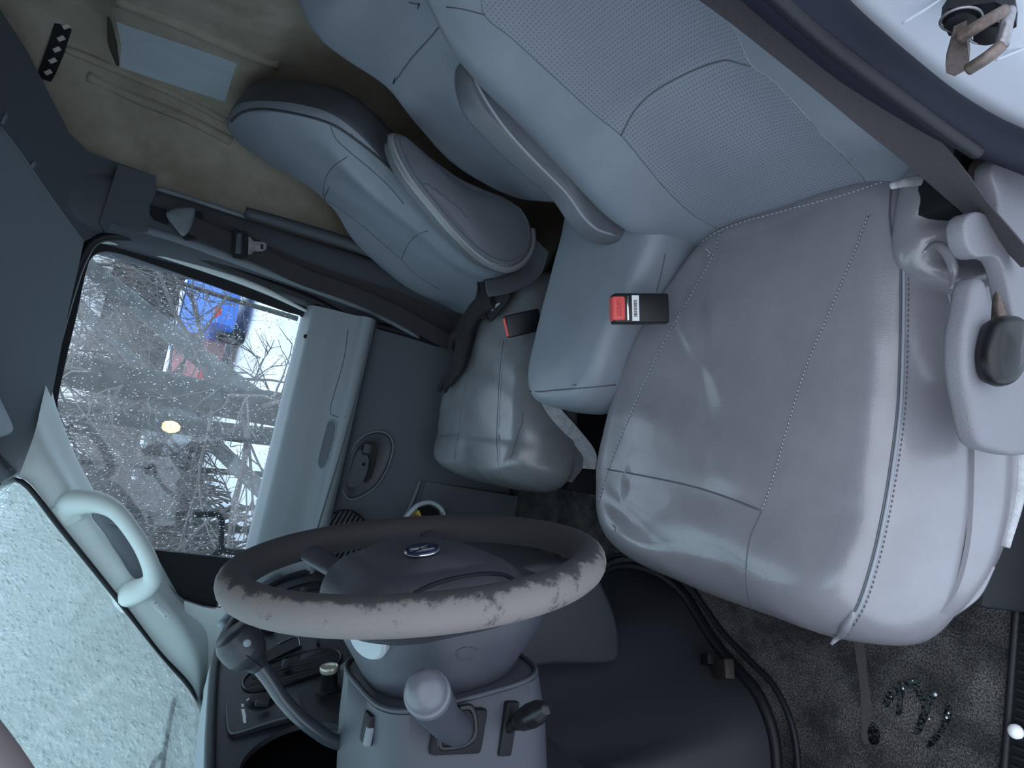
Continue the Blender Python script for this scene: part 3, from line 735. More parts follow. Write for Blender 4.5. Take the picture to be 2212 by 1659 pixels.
Pm([(1088, 735), (1080, 800), (1076, 870), (1073, 945), (1076, 1000), (1080, 1035)]); Pm([(1092, 735), (1084, 800), (1080, 870), (1077, 945), (1080, 1000)], PIPE, .0014, 'piping')
Pm([(904, 948), (930, 944), (960, 942), (990, 940)]); Pm([(1040, 690), (1015, 790), (997, 880), (990, 940), (984, 975), (982, 1005), (990, 1035)])
Pm([(975, 720), (950, 790), (925, 870), (905, 945), (895, 990), (900, 1030)])
sheet('cover_flap', [[(1.375, -.14, .30), (1.36, -.07, .285), (1.375, -.01, .28)], [(1.37, -.14, .24), (1.352, -.07, .22), (1.372, -.01, .22)], [(1.375, -.13, .20), (1.36, -.07, .17), (1.375, -.01, .19)]], VIN_P, ps, 16, 12, (.006, 0, 0))
ribbon('felt_hem', [(1.345, -.20, .33), (1.35, -.165, .29), (1.35, -.12, .22), (1.35, -.08, .17), (1.36, -.05, .16)], (.5, .8, .3), .032, FELT, ps, .006, 30)
rbox('pedestal', (1.62, -.22, .095), (.46, .46, .19), BLK, ps, .012)
lathe('pedestal_knob', [(.03, 0), (.034, .02), (.028, .05)], (1.38, -.02, .06), (-1, 0, .2), FELT, ps, 16)
fp = back_frame(1.655, -.485, 20)
pb_out = [(.26, -.10), (.32, -.03), (.33, .08), (.305, .17), (.25, .31), (.195, .41), (.19, .50), (.228, .61), (.228, .68), (.195, .725), (.11, .73), (.03, .715), (-.06, .67), (-.15, .605), (-.205, .545), (-.215, .48), (-.19, .38), (-.17, .25), (-.155, .09), (-.15, 0), (-.12, -.08)]
def p_back(u, v):
    u -= .07
    b = .032 * gauss(abs(u) - .18, .07) / (1 + math.exp((v - .48) * 25)) / (1 + math.exp(-(v - .02) * 40)) + .016 * gauss(v - .12, .09) * gauss(u, .16)
    return b + .014 / (1 + math.exp(-(v - .56) * 28)) * gauss(u, .2) + .4 * wr(u, v)
pb = pillow('backrest', pb_out, fp, -.085, .0, .024, VIN_B, ps, .004, p_back, ((.07, .05), (.06, .60)), 200, 30, .02, 2, .03, 9, side=VIN_DK)
PB = [pb]
pi_px = [(790, 440), (815, 432), (838, 440), (868, 470), (900, 497), (926, 505), (960, 545), (985, 580), (1010, 615), (1000, 640), (965, 640), (930, 615), (893, 580), (868, 560), (835, 525), (805, 480)]
seam('seam', PB, [(500, 262), (520, 244), (560, 236), (640, 246), (716, 268), (760, 296), (830, 352), (900, 425), (960, 490), (1010, 530), (1060, 552)], VIN_DK, pb, .0032)
seam('seam', PB, [(714, 268), (722, 295), (748, 322), (800, 365), (840, 402), (872, 440)], SEAM, pb, .0013)
seam('seam', PB, [(750, 339), (722, 358), (703, 385), (698, 424)], SEAM, pb, .0013)
seam('seam', PB, [(672, 418), (698, 428), (760, 470), (820, 520), (868, 562), (900, 595), (950, 625)], SEAM, pb, .0013)
seam('seam', PB, [(868, 560), (880, 530), (900, 508), (925, 498)], SEAM, pb, .0013)
# armrest on the inboard side
pa_px = [(848, 292), (853, 320), (880, 375), (930, 440), (985, 505), (1030, 548), (1065, 570), (1100, 578), (1130, 562), (1147, 530), (1146, 495), (1130, 460), (1095, 432), (1040, 408), (985, 382), (930, 345), (885, 308), (860, 290)]
pa, _, _ = arm('armrest', pa_px, 1.335, ps, VIN_M, -.06, .012, .014, .012)
pa_in = [(a*.93 + 1020*.07 + 4, b*.93 + 455*.07 - 5) for a, b in pa_px]
seam('piping', [pa], pa_in, SEAM, pa, .0016, 0, 90, True)
tube('armrest_edge', [pX(a, b, 1.343) for a, b in pa_px[:11]], .012, VIN_P, pa, 60)
stitches('stitching', [pa], [(1020, 545), (1060, 566), (1095, 572)], THREAD, pa, .0006, 8)
sheet('cover_hem', [[pX(a, b, 1.42) for a, b in [(1050, 608), (1100, 596), (1145, 565), (1160, 520)]], [pX(a, b, 1.405) for a, b in [(1052, 630), (1105, 618), (1158, 585), (1176, 535)]], [pX(a, b, 1.40) for a, b in [(1056, 642), (1110, 630), (1166, 596), (1186, 545)]]], VIN_M, ps, 24, 10, (.006, -.004, 0))

# ================================================================== DASHBOARD
dash = thing('dashboard', 'dark plastic dashboard with oval vents and switches beyond the steering wheel', 'dashboard', (1.2, .5, .0))
FP0, FN = Vector((1.3, .42, .75)), Vector((-.06, -.97, .22)).normalized()
def fP(a, b, d=0.): return pP(a, b, FP0 - (-FN) * d, FN)     # point on the fascia, d = distance proud of it
fas = [(452, 1760), (456, 1560), (468, 1420), (490, 1360), (540, 1300), (600, 1256), (680, 1233), (740, 1236), (786, 1264), (830, 1300)]
f3 = [fP(a, b) for a, b in fas]
f3 += [Vector((1.88, .40, .47)), Vector((1.5, .385, .45)), Vector((1.2, .385, .45)), Vector((.5, .42, .45))]
top_l = Vector((.46, f3[0].y + .045, .93)); f3.append(top_l)
fascia = poly('fascia', f3, DASH, dash, tuple(-FN * .03))
FS = [fascia]
tube('fascia_rim', [fP(a, b, .004) for a, b in fas], .0085, DASH, dash, 60)
tube('end_trim', [fP(a, b, -.004) for a, b in [(478, 1350), (535, 1290), (598, 1246), (680, 1223), (745, 1226), (792, 1256)]], .010, DASHL, dash, 40)
# pale top pad between windscreen and fascia
back = [(.40, .70, .83), (.9, .83, .85), (1.2, .84, .85), (1.6, .78, .84), (1.88, .68, .82)]
fr_e = [(.44, .46, .93), (.9, f3[0].y + .01, .935), tuple(fP(450, 1640)), tuple(fP(462, 1420)), tuple(fP(500, 1335))]
mid_e = [tuple((A(a) + A(b)) / 2 + A([0, 0, .012])) for a, b in zip(back, fr_e)]
sheet('top_pad', [back, mid_e, fr_e], DASHL, dash, 40, 12, (0, 0, -.02))
sheet('end_cheek', [[tuple(fP(a, b)) for a, b in [(462, 1420), (500, 1335), (560, 1275), (640, 1232), (720, 1222), (790, 1250)]], [(1.91, .66, .82), (1.94, .58, .76), (1.955, .50, .68), (1.96, .46, .6), (1.96, .44, .52), (1.96, .43, .45)]], DASHL, dash, 30, 10, (.0, .02, -.004))
# oval air vents with slats and a tab
def vent(px, slats, tabs):
    v = patch('air_vent', FS, px, BLK, dash, .003, 80, 8, spine=((px[0][0]*.75+px[len(px)//2][0]*.25, px[0][1]*.75+px[len(px)//2][1]*.25), (px[0][0]*.25+px[len(px)//2][0]*.75, px[0][1]*.25+px[len(px)//2][1]*.75)))
    seam('vent_rim', FS, px, BLKG, v, .0028, .003, 80, True)
    for s in slats: tube('vent_slat', [fP(*q, .005) for q in s], .0012, DASH, v, 10, 6)
    for a, b in tabs: rbox('vent_tab', fP(a, b, .010), (.016, .014, .014), DASH, v, .002)
vent([(524, 1478), (540, 1458), (600, 1430), (670, 1410), (715, 1406), (735, 1414), (735, 1430), (716, 1446), (660, 1468), (600, 1486), (550, 1496), (530, 1493)],
     [[(545, 1462), (620, 1435), (720, 1412)], [(540, 1475), (620, 1448), (730, 1423)], [(540, 1487), (620, 1464), (722, 1438)]], [(618, 1434)])
vent([(596, 1293), (612, 1280), (650, 1266), (700, 1257), (738, 1257), (746, 1266), (730, 1278), (690, 1288), (640, 1298), (606, 1302)],
     [[(612, 1287), (660, 1273), (738, 1263)], [(612, 1295), (660, 1282), (730, 1273)]], [(656, 1276)])
# radio slot, card slot, switches
def quad(name, px, m, d, th, par=None):
    return poly(name, [fP(a, b, d) for a, b in px], m, par or dash, tuple(-FN * th))
rad = quad('radio_face', [(566, 1412), (600, 1392), (643, 1374), (650, 1394), (612, 1412), (574, 1432)], BLK, .006, .008)
tube('radio_edge', [fP(a, b, .007) for a, b in [(600, 1391), (640, 1375), (645, 1379), (648, 1394)]], .0014, STEEL, rad, 14, 6)
quad('radio_button', [(562, 1398), (572, 1396), (575, 1416), (565, 1418)], BLKG, .010, .006, rad)
for a, b in ((576, 1366),):
    k = lathe('volume_knob', [(.016, 0), (.016, .004), (.012, .006), (.012, .022), (.010, .024)], fP(a, b), FN, BLK, dash, 20)
    lathe('knob_ring', [(.0125, .0215), (.0132, .0235), (.0125, .0255)], fP(a, b), FN, CHROME, k, 20)
quad('pale_key', [(525, 1358), (536, 1354), (538, 1370), (528, 1375)], TRIM, .006, .006)
quad('rocker_switch', [(681, 1376), (687, 1374), (690, 1388), (684, 1390)], BLKG, .007, .006)
# heater control plate
hp = quad('heater_plate', [(490, 1522), (496, 1583), (506, 1586), (575, 1566), (640, 1548), (652, 1530), (640, 1496), (600, 1506)], DASH, .003, .006)
tube('plate_edge', [fP(a, b, .003) for a, b in [(492, 1518), (490, 1530), (494, 1575), (500, 1585), (530, 1578), (590, 1558), (640, 1546)]], .0018, TRIM, hp, 30, 6)
for px in ([(521, 1521), (526, 1520), (527, 1525), (522, 1526)], [(521, 1532), (528, 1531), (530, 1540), (523, 1541)], [(523, 1542), (530, 1541), (532, 1548), (525, 1549)], [(524, 1550), (531, 1549), (532, 1560), (526, 1561)]):
    quad('white_mark', px, WHITE, .0042, .001, hp)
dl = lathe('fan_dial', [(.024, 0), (.024, .004), (.018, .007), (.018, .011), (.006, .012)], fP(563, 1521), FN, BLK, hp, 28)
rbox('dial_grip', fP(566, 1519, .015), (.008, .010, .022), DASH, dl, .003)
lathe('indicator_lens', [(.008, 0), (.007, .004), (.003, .006)], fP(541, 1516), FN, STEEL, hp, 16)
# power socket plug and round control knob
sk_ = lathe('power_socket', [(.024, 0), (.024, .003), (.017, .004), (.0165, .006)], fP(711, 1492), FN, BLK, dash, 28)
lathe('socket_plug', [(.014, 0), (.014, .034), (.015, .036)], fP(711, 1492), FN, BLK, sk_, 24)
lathe('plug_ring', [(.0150, .034), (.0160, .037), (.0160, .042), (.0148, .044), (.013, .043), (.012, .040)], fP(711, 1492), FN, mat('plug_cream', (.55, .53, .45), .3, .4), sk_, 24)
lathe('round_knob', [(.010, 0), (.012, .010), (.024, .018), (.030, .030), (.028, .044), (.016, .054), (.002, .056)], fP(770, 1492), FN, DASH, dash, 28)
# instrument hood beside the column
hood = [[fP(a, b, d) for a, b in [(505, 1700), (535, 1640), (590, 1598), (650, 1576), (700, 1572), (745, 1585), (775, 1620)]] for d in (-.01, .045)]
hd = sheet('instrument_hood', hood, DASH, dash, 40, 8, tuple(FN * .008))
patch('cluster_face', FS, [(520, 1700), (545, 1645), (595, 1606), (650, 1585), (700, 1582), (740, 1592), (770, 1630), (780, 1700), (650, 1740)], BLKG, hd, .004, 50, 6)
tube('cluster_bezel', [fP(a, b, .03) for a, b in [(688, 1590), (710, 1583), (735, 1590), (755, 1610)]], [.001, .006, .006, .001], TRIM, hd, 20, 8)
# lower console box and engine cover hump
cpx = [(1075, 1440), (1200, 1438), (1325, 1432), (1338, 1424), (1341, 1390), (1333, 1335), (1312, 1280), (1285, 1235), (1200, 1215), (1120, 1230), (1075, 1300)]
cfr = frame((1.05, .25, .38), (0, 1, 0), (-1, 0, 0))
pillow('console_cover', [loc2(cfr, pX(a, b, 1.05)) for a, b in cpx], cfr, -.28, .0, .012, DASH, dash, .004, n=120, rings=8)
low = sheet('knee_panel', [[(.44, .46, .52), (.7, .455, .52), (.95, .44, .52), (1.3, .43, .52), (1.9, .42, .50)], [(.44, .50, .30), (.7, .495, .30), (.95, .46, .30), (1.3, .45, .30), (1.9, .43, .32)], [(.44, .62, .12), (.7, .60, .12), (.9, .50, .15), (1.3, .48, .15), (1.9, .45, .18)], [(.44, .76, .02), (.7, .74, .02), (.9, .62, .02), (1.3, .58, .02), (1.9, .5, .1)]], DASH, dash, 40, 30, (0, .02, 0))

hump = thing('engine_cover', 'smooth dark moulded engine cover rising from the floor to the dashboard', 'cover', (1.15, .4, 0))
bot = [(.862, .72, 0), (.862, .56, 0), (.866, .44, 0), (.885, .375, 0), (.925, .325, 0), (.985, .295, 0), (1.05, .262, 0), (1.10, .225, 0), (1.15, .19, 0), (1.25, .165, 0), (1.38, .18, 0), (1.47, .25, 0), (1.50, .40, 0), (1.50, .7, 0)]
def lift_(z, k): return [(1.16 + (x - 1.16) * (1 - k * .22), y + k * .13 * (1 if .9 < x < 1.45 else .6), z) for x, y, _ in bot]
HUMP = mat('cover_plastic', (.030, .032, .042), .5, bump=.25, bscale=700)
hump_m = sheet('hump_skin', [bot, lift_(.05, .12), lift_(.14, .42), lift_(.25, .75), lift_(.36, .95), lift_(.46, 1.05)], HUMP, hump, 70, 30, (0, .008, -.004))
tube('rubber_rim', [(x, y - .004, .008) for x, y, _ in bot[1:]], .011, RUB, hump, 90)
tube('rubber_rim', [(1.16 + (x-1.16)*1.13 + (.0 if x < 1.3 else .0), y - .028, .004) for x, y, _ in bot[1:12]], .006, RUB, hump, 80)
ct = hit([hump_m], 1545, 1458)[0]
clip = rbox('hold_down_clip', ct + Vector((-.015, -.015, .004)), (.085, .036, .020), mat('clip_dark', (.035, .028, .026), .6, .3), hump, .004, ((.86, .3, -.4), (-.3, .95, .05), (.4, .08, .9)))
rbox('clip_slot', ct + Vector((.012, -.026, .012)), (.035, .02, .016), BLK, clip, .002, ((.86, .3, -.4), (-.3, .95, .05), (.4, .08, .9)))

# ================================================================== STEERING
TH = math.radians(13.6); WC = Vector((.74, .1125, .825)); WR = .193
E1, E2 = Vector((1, 0, 0)), Vector((0, math.sin(TH), math.cos(TH)))
WN = Vector((0, -math.cos(TH), math.sin(TH)))      # towards the driver
AX = -WN
wm = bpy.data.materials.new('worn_rim_grip'); wm.use_nodes = True
N = wm.node_tree.nodes; L = wm.node_tree.links; b = N['Principled BSDF']; b.inputs['Roughness'].default_value = .8
tc = N.new('ShaderNodeTexCoord'); no = N.new('ShaderNodeTexNoise'); no.inputs['Scale'].default_value = 34; no.inputs['Detail'].default_value = 12; no.inputs['Roughness'].default_value = .74
L.new(tc.outputs['Object'], no.inputs['Vector'])
# the grip is worn pale round its outer edge: mask by distance from the wheel's hub line
ge = N.new('ShaderNodeNewGeometry'); dp = N.new('ShaderNodeVectorMath'); dp.operation = 'SUBTRACT'; dp.inputs[1].default_value = WC
L.new(ge.outputs['Position'], dp.inputs[0])
pr = N.new('ShaderNodeVectorMath'); pr.operation = 'NORMALIZE'; L.new(dp.outputs[0], pr.inputs[0])
sm = N.new('ShaderNodeVectorMath'); sm.operation = 'ADD'; sm.inputs[1].default_value = WN * -.30; L.new(pr.outputs[0], sm.inputs[0])
nd = N.new('ShaderNodeVectorMath'); nd.operation = 'DOT_PRODUCT'; L.new(sm.outputs[0], nd.inputs[0]); L.new(ge.outputs['Normal'], nd.inputs[1])
mr = N.new('ShaderNodeMapRange'); mr.inputs[1].default_value = -.1; mr.inputs[2].default_value = .8
mr.inputs[3].default_value = -.20; mr.inputs[4].default_value = .12; L.new(nd.outputs['Value'], mr.inputs[0])
ad = N.new('ShaderNodeMath'); ad.operation = 'ADD'; L.new(no.outputs['Fac'], ad.inputs[0]); L.new(mr.outputs[0], ad.inputs[1])
rp = N.new('ShaderNodeValToRGB'); rp.color_ramp.elements[0].position = .46; rp.color_ramp.elements[1].position = .56
rp.color_ramp.elements[0].color = (.034, .031, .035, 1); rp.color_ramp.elements[1].color = (.165, .147, .142, 1)
L.new(ad.outputs[0], rp.inputs[0]); L.new(rp.outputs[0], b.inputs['Base Color'])
bu = N.new('ShaderNodeBump'); bu.inputs['Strength'].default_value = .5; bu.inputs['Distance'].default_value = .002
L.new(no.outputs['Fac'], bu.inputs['Height']); L.new(bu.outputs[0], b.inputs['Normal'])
WHEELD = mat('wheel_pad_plastic', (.040, .040, .050), .5, bump=.3, bscale=700)

sw = thing('steering_wheel', 'large steering wheel with worn peeling rim and dark padded hub', 'steering wheel', WC)
rim = tube('rim', [WC + (E1*math.cos(t) + E2*math.sin(t)) * WR for t in np.linspace(0, 2*math.pi, 40, endpoint=False)], .0185, wm, sw, 160, 18, closed=True)
wf = (WC + WN * -.012, E1, E2, WN)
pad_o = [(.118, .0), (.108, .055), (.075, .092), (0, .100), (-.075, .092), (-.108, .055), (-.118, .0), (-.112, -.06), (-.085, -.098), (0, -.108), (.085, -.098), (.112, -.06)]
pad = pillow('hub_pad', pad_o, wf, -.045, .018, .045, WHEELD, sw, .012, None, ((-.05, 0), (.05, 0)), 110, 14, .02, 2, .05, 9)
def wp(a, b): return pP(a, b, WC, WN)
for a in (28, 152, 208, 332):
    t = math.radians(a); e = E1*math.cos(t) + E2*math.sin(t)
    tube('spoke', [WC + e*.075 - WN*.03, WC + e*.115 - WN*.024, WC + e*.150 - WN*.016, WC + e*(WR-.004) - WN*.002], [.024, .020, .017, .016], WHEELD, sw, 20, 12, flat=.55, up=tuple(WN))
tube('pad_groove', [hit([pad], x, y)[0] for x, y in [(895, 1283), (930, 1265), (990, 1248), (1050, 1240), (1090, 1243), (1108, 1252)]], .0025, BLK, pad, 30, 8)
eh, en = hit([pad], 912, 1194)
ef = frame(eh, (1, 0, 0), en)
em = pillow('emblem', [(.021*math.cos(t), .017*math.sin(t)) for t in np.linspace(0, 2*math.pi, 24, endpoint=False)], ef, -.004, .003, .002, mat('emblem_blue', (.012, .02, .06), .15, coat=.8), sw, .001, n=48, rings=4)
tube('emblem_ring', [ef[0] + ef[1]*.021*math.cos(t) + ef[2]*.017*math.sin(t) + ef[3]*.002 for t in np.linspace(0, 2*math.pi, 30, endpoint=False)], .0016, CHROME, em, 60, 8, closed=True)
for s in (-1, 1):
    tube('emblem_mark', [ef[0] + ef[1]*(s*.0085 + dx) + ef[2]*dy + ef[3]*.0042 for dx, dy in ((s*.0015, .011), (-s*.002, .004), (-s*.002, -.004), (s*.0015, -.011))], .0010, STEEL, em, 14, 6)
tube('emblem_mark', [ef[0] + ef[1]*-.0065 + ef[2]*-.001 + ef[3]*.0044, ef[0] + ef[1]*.0065 + ef[2]*.001 + ef[3]*.0044], .0010, STEEL, em, 6, 6)
hp_, hn_ = hit([pad], 1030, 1166)
lathe('pad_screw_cap', [(.007, 0), (.007, .002), (.004, .003)], hp_, hn_, WHEELD, pad, 16)

# ---------------------------------------------------------------- column
sc = thing('steering_column', 'blue-grey steering column shroud with stalks and gear lever', 'steering column', (.74, .42, .55))
def loft(name, secs, m, par, n=48, e=3.):
    V = []; F = []
    for y, zc, hz, hx, xc in secs:
        for k in range(n):
            t = 2*math.pi*k/n; c, s = math.cos(t), math.sin(t)
            V.append(Vector((xc + hx*math.copysign(abs(c)**(2/e), c), y - (0), zc + hz*math.copysign(abs(s)**(2/e), s))) + Vector((0, 1, 0)) * (hz*math.copysign(abs(s)**(2/e), s)) * math.tan(TH))
    for i in range(len(secs)-1):
        for k in range(n): F.append((i*n+k, i*n+(k+1) % n, (i+1)*n+(k+1) % n, (i+1)*n+k))
    F.append(tuple(range(n))[::-1]); F.append(tuple((len(secs)-1)*n+k for k in range(n)))
    return obj(name, V, F, m, par, True, 60)
pod = loft('upper_shroud', [(.130, .791, .085, .085, .74), (.136, .789, .112, .108, .74), (.150, .786, .116, .110, .74), (.178, .783, .106, .101, .74), (.205, .780, .090, .088, .74), (.226, .778, .078, .080, .74), (.232, .778, .066, .07, .74)], COLM, sc, 64, 2.6)
loft('shroud_gap', [(.22, .774, .062, .066, .74), (.25, .770, .062, .066, .74)], BLK, sc)
lows = loft('lower_shroud', [(.226, .772, .082, .086, .745), (.231, .771, .094, .096, .745), (.28, .760, .100, .101, .745), (.36, .744, .103, .103, .745), (.44, .73, .106, .106, .745), (.50, .715, .11, .11, .745)], COLM, sc, 72, 4.2)
tube('shroud_lip', [Vector((.745 + .094*math.copysign(abs(math.cos(t))**(2/4.2), math.cos(t)), .228 + .092*math.copysign(abs(math.sin(t))**(2/4.2), math.sin(t))*math.tan(TH), .772 + .092*math.copysign(abs(math.sin(t))**(2/4.2), math.sin(t)))) for t in np.linspace(0, 2*math.pi, 40, endpoint=False)], .003, COLM, sc, 90, 8, closed=True)
CS = [pod, lows]
tube('shroud_emboss', [hit([pod], 1010 + 24*math.cos(t)*1.0, 1412 + 13*math.sin(t))[0] for t in np.linspace(1.2, 5.6, 12)], .0011, COLM, sc, 30, 6)
hz, hzn = hit([pod], 800, 1375)
lathe('hazard_button', [(.022, -.012), (.023, .004), (.020, .008), (.006, .010)], hz, hzn, mat('hazard_pale', (.34, .39, .42), .5), sc, 28)
# gear lever on the far side of the column
gl = [pX(a, b, .80) for a, b in [(800, 1608), (760, 1606), (720, 1600), (682, 1577), (645, 1548), (610, 1510), (580, 1465), (558, 1435)]]
gear = tube('gear_lever', gl, [.0085, .0085, .0085, .0085, .0082, .008, .008, .009], mat('lever_gloss', (.03, .036, .045), .28, coat=.3), sc, 60, 12)
k0, k1, k2, k3 = (pX(a, b, .80) for a, b in [(560, 1440), (540, 1415), (520, 1395), (500, 1372)])
tube('lever_knob', [k0, k0.lerp(k1, .6), k1, k2, k2.lerp(k3, .6), k3, k3 + (k3-k2)*.12], [.010, .013, .020, .0235, .0238, .0230, .0185], mat('knob_black', (.022, .024, .03), .42), gear, 40, 20)
tube('knob_seam', [k1.lerp(k2, .35) + v for v in [Vector((math.cos(t)*.0238, math.sin(t)*.0238*.57, math.sin(t)*.0238*-.82)) for t in np.linspace(0, 2*math.pi, 20, endpoint=False)]], .0008, BLK, gear, 40, 5, closed=True)
lathe('release_button', [(.004, -.002), (.004, .003), (.002, .004)], pX(533, 1388, .777), (-1, 0, 0), TRIM, gear, 14)
# wiper stalk with thick grip, in its square boot
bh, bn = hit([lows], 988, 1577)
rbox('stalk_boot', bh + bn*.002, (.012, .045, .058), BLK, sc, .006)
tube('boot_rim', [pX(a, b, bh.x - .006) for a, b in [(950, 1590), (950, 1613), (962, 1615), (1005, 1607), (1024, 1590), (1024, 1545), (1015, 1528), (990, 1530)]], .0035, BLKG, sc, 40, 8)
s0, s1, s2 = bh, pX(958, 1553, bh.x - .045), pX(924, 1500, bh.x - .105)
st = tube('wiper_stalk', [s0, s1, s2.lerp(s1, .5), s2.lerp(s1, .12), s2], [.016, .0165, .0165, .0185, .019], COLM, sc, 30, 20)
dirv = (s2 - s1).normalized()
lathe('stalk_end', [(.0195, -.004), (.0195, .004), (.0175, .006), (.0165, .016), (.011, .024), (.003, .027)], s2, dirv, mat('stalk_cap_grey', (.10, .105, .125), .35), st, 28)
# shorter stalk below
th_, tn_ = hit([lows], 1096, 1572)
rbox('stalk_slot', th_ + Vector((-.001, 0, 0)), (.008, .055, .016), BLK, sc, .003)
t0, t1 = th_, pX(1182, 1528, th_.x - .055)
tube('turn_stalk', [t0, t0.lerp(t1, .35), t0.lerp(t1, .42), t0.lerp(t1, .55), t0.lerp(t1, .9), t1], [.0065, .0065, .011, .0125, .0115, .006], BLKG, sc, 36, 16)
# key slot on top of the shroud
ks, kn = hit([lows], 797, 1572)
rbox('key_slot', ks, (.020, .030, .010), BLK, sc, .003)
rbox('slot_tab', pX(796, 1590, ks.x - .008), (.007, .018, .007), TRIM, sc, .0015)
rbox('column_base', (.745, .54, .66), (.20, .12, .20), DASH, sc, .02)

# ================================================================== SMALLER THINGS IN THE CAB
# passenger belt on the far post
pbelt = thing('seat_belt', 'dark passenger seat belt running down the far door post', 'seat belt', (1.90, -.45, .35))
bpx = [(395, 478), (470, 512), (540, 540), (640, 592), (760, 636), (860, 680), (960, 735), (1010, 760)]
ribbon('webbing', [pX(a, b, 1.915 - .012 * i / 7) for i, (a, b) in enumerate(bpx)], (0, .97, -.2), .046, BELT, pbelt)
ribbon('webbing', [pX(a, b, 1.925) for a, b in [(430, 470), (600, 560), (740, 612), (860, 650), (980, 705)]], (0, .97, -.2), .046, BELT, pbelt)
dr = pX(395, 478, 1.90)
gpx = [(358, 462), (372, 452), (402, 448), (420, 450), (418, 478), (405, 505), (395, 510), (378, 492)]
pts = [pX(a, b, 1.905) for a, b in gpx]; c = sum(pts, Vector())/len(pts); fr = frame(c, (0, 1, 0), (-1, 0, 0))
gd = pillow('belt_guide', [loc2(fr, p) for p in pts], fr, -.008, .012, .012, TRIM, pbelt, .003, n=60, rings=8)
poly('guide_slot', [pX(a, b, 1.912) for a, b in [(326, 443), (360, 452), (364, 482), (335, 472), (326, 458)]], BLK, gd, (.02, 0, 0))
poly('guide_slot', [pX(a, b, 1.914) for a, b in [(420, 455), (438, 460), (438, 470), (428, 500), (424, 516), (400, 516), (396, 508), (412, 490)]], BLK, gd, (.02, 0, 0))
lp = [pX(a, b, 1.895) for a, b in [(504, 497), (532, 499), (537, 506), (536, 552), (528, 560), (505, 556), (501, 550)]]
la = poly('latch_slider', lp, BLKG, pbelt, (.012, 0, 0))
tube('slider_roll', [pX(517, 503, 1.89), pX(515, 548, 1.89)], .008, TRIMD, la, 8, 12)
tg = [pX(a, b, 1.897) for a, b in [(534, 510), (541, 513), (548, 521), (570, 523), (576, 528), (575, 539), (568, 543), (548, 543), (542, 550), (535, 549)]]
to = poly('latch_tongue', tg, STEEL, pbelt, (.003, 0, 0))
poly('tongue_hole', [pX(a, b, 1.8955) for a, b in [(564, 527), (569, 528), (568, 538), (563, 537)]], BLK, to, (.002, 0, 0))

# driver belt
dbelt = thing('seat_belt', 'taupe driver seat belt slanting past the open door jamb', 'seat belt', (.44, -.4, .1))
cl = [(1480, -90), (1600, -5), (1720, 90), (1830, 180), (1930, 268), (2010, 345), (2090, 430), (2150, 492), (2230, 575)]
dep = [.475, .47, .462, .452, .440, .424, .406, .388, .368]
P_ = [pX(a, b, d) for (a, b), d in zip(cl, dep)]
wd = [(.35, .9, .2)]*4 + [tuple(A([.45, .85, .3])), tuple(ray(2010, 345) + A([0, .8, .2])), tuple(ray(2090, 430) + A([0, .55, .1])), tuple(ray(2150, 492) + A([0, .5, .1])), tuple(ray(2230, 575) + A([0, .5, .1]))]
ribbon('webbing', P_, wd, .046, BELTD, dbelt)

# buckles
def buckle(base, tip, w_, t_, side, label):
    o = thing('seat_belt_buckle', label, 'buckle', base)
    ax = (tip - base).normalized(); L_ = (tip - base).length
    sd = Vector(side); sd = (sd - ax * sd.dot(ax)).normalized(); n = sd.cross(ax)
    if n.dot(Vector(CAM) - base) < 0: n = -n
    c = (base + tip) / 2
    axm = (tuple(ax), tuple(sd), tuple(n))
    body = rbox('buckle_body', c, (L_, w_, t_), BLKG, o, .005, axm, 3)
    return o, ax, sd, n, body
b0 = pZ(1440, 668, .405); b1 = pX(1322, 668, b0.x + .035)
bk, ax, sd, n, body = buckle(b0, b1, .050, .026, pX(1372, 620, b0.x) - pX(1372, 710, b0.x), 'black buckle with broad red button and barcode label by the driver seat')
rb = rbox('release_button', b1 - ax * .008 + n * .003, (.022, .040, .025), RED, bk, .005, (tuple(ax), tuple(sd), tuple(n)), 3)
text('button_lettering', 'PRESS', (b1 - ax * .008 + n * .0160, -sd, ax, n), .011, REDD, rb)
rbox('button_slot', b1 - ax * .023 + n * .0135, (.003, .040, .002), CHROME, bk, .0005, (tuple(ax), tuple(sd), tuple(n)))
lb = rbox('barcode_label', b1 - ax * .036 + n * .0133, (.012, .042, .0008), WHITE, bk, .0002, (tuple(ax), tuple(sd), tuple(n)))
rr = random.Random(3); x = -.014
while x < .013:
    w_ = rr.choice((.0005, .0008, .0013)); rbox('barcode_bar', b1 - ax*.0355 + n*.01405 + sd*x, (.0055, w_, .0003), BARS, lb, 0, (tuple(ax), tuple(sd), tuple(n))); x += w_ + rr.choice((.0007, .0011))
b0 = pZ(1165, 690, .385); b1 = pX(1093, 707, b0.x + .02)
bk2, ax, sd, n, body = buckle(b0, b1, .050, .030, pX(1120, 680, b0.x) - pX(1130, 730, b0.x), 'black buckle with thin red strip on the passenger cushion edge')
rbox('release_button', b1 + ax * .0005 + n * .003, (.006, .042, .010), RED, bk2, .002, (tuple(ax), tuple(sd), tuple(n)))

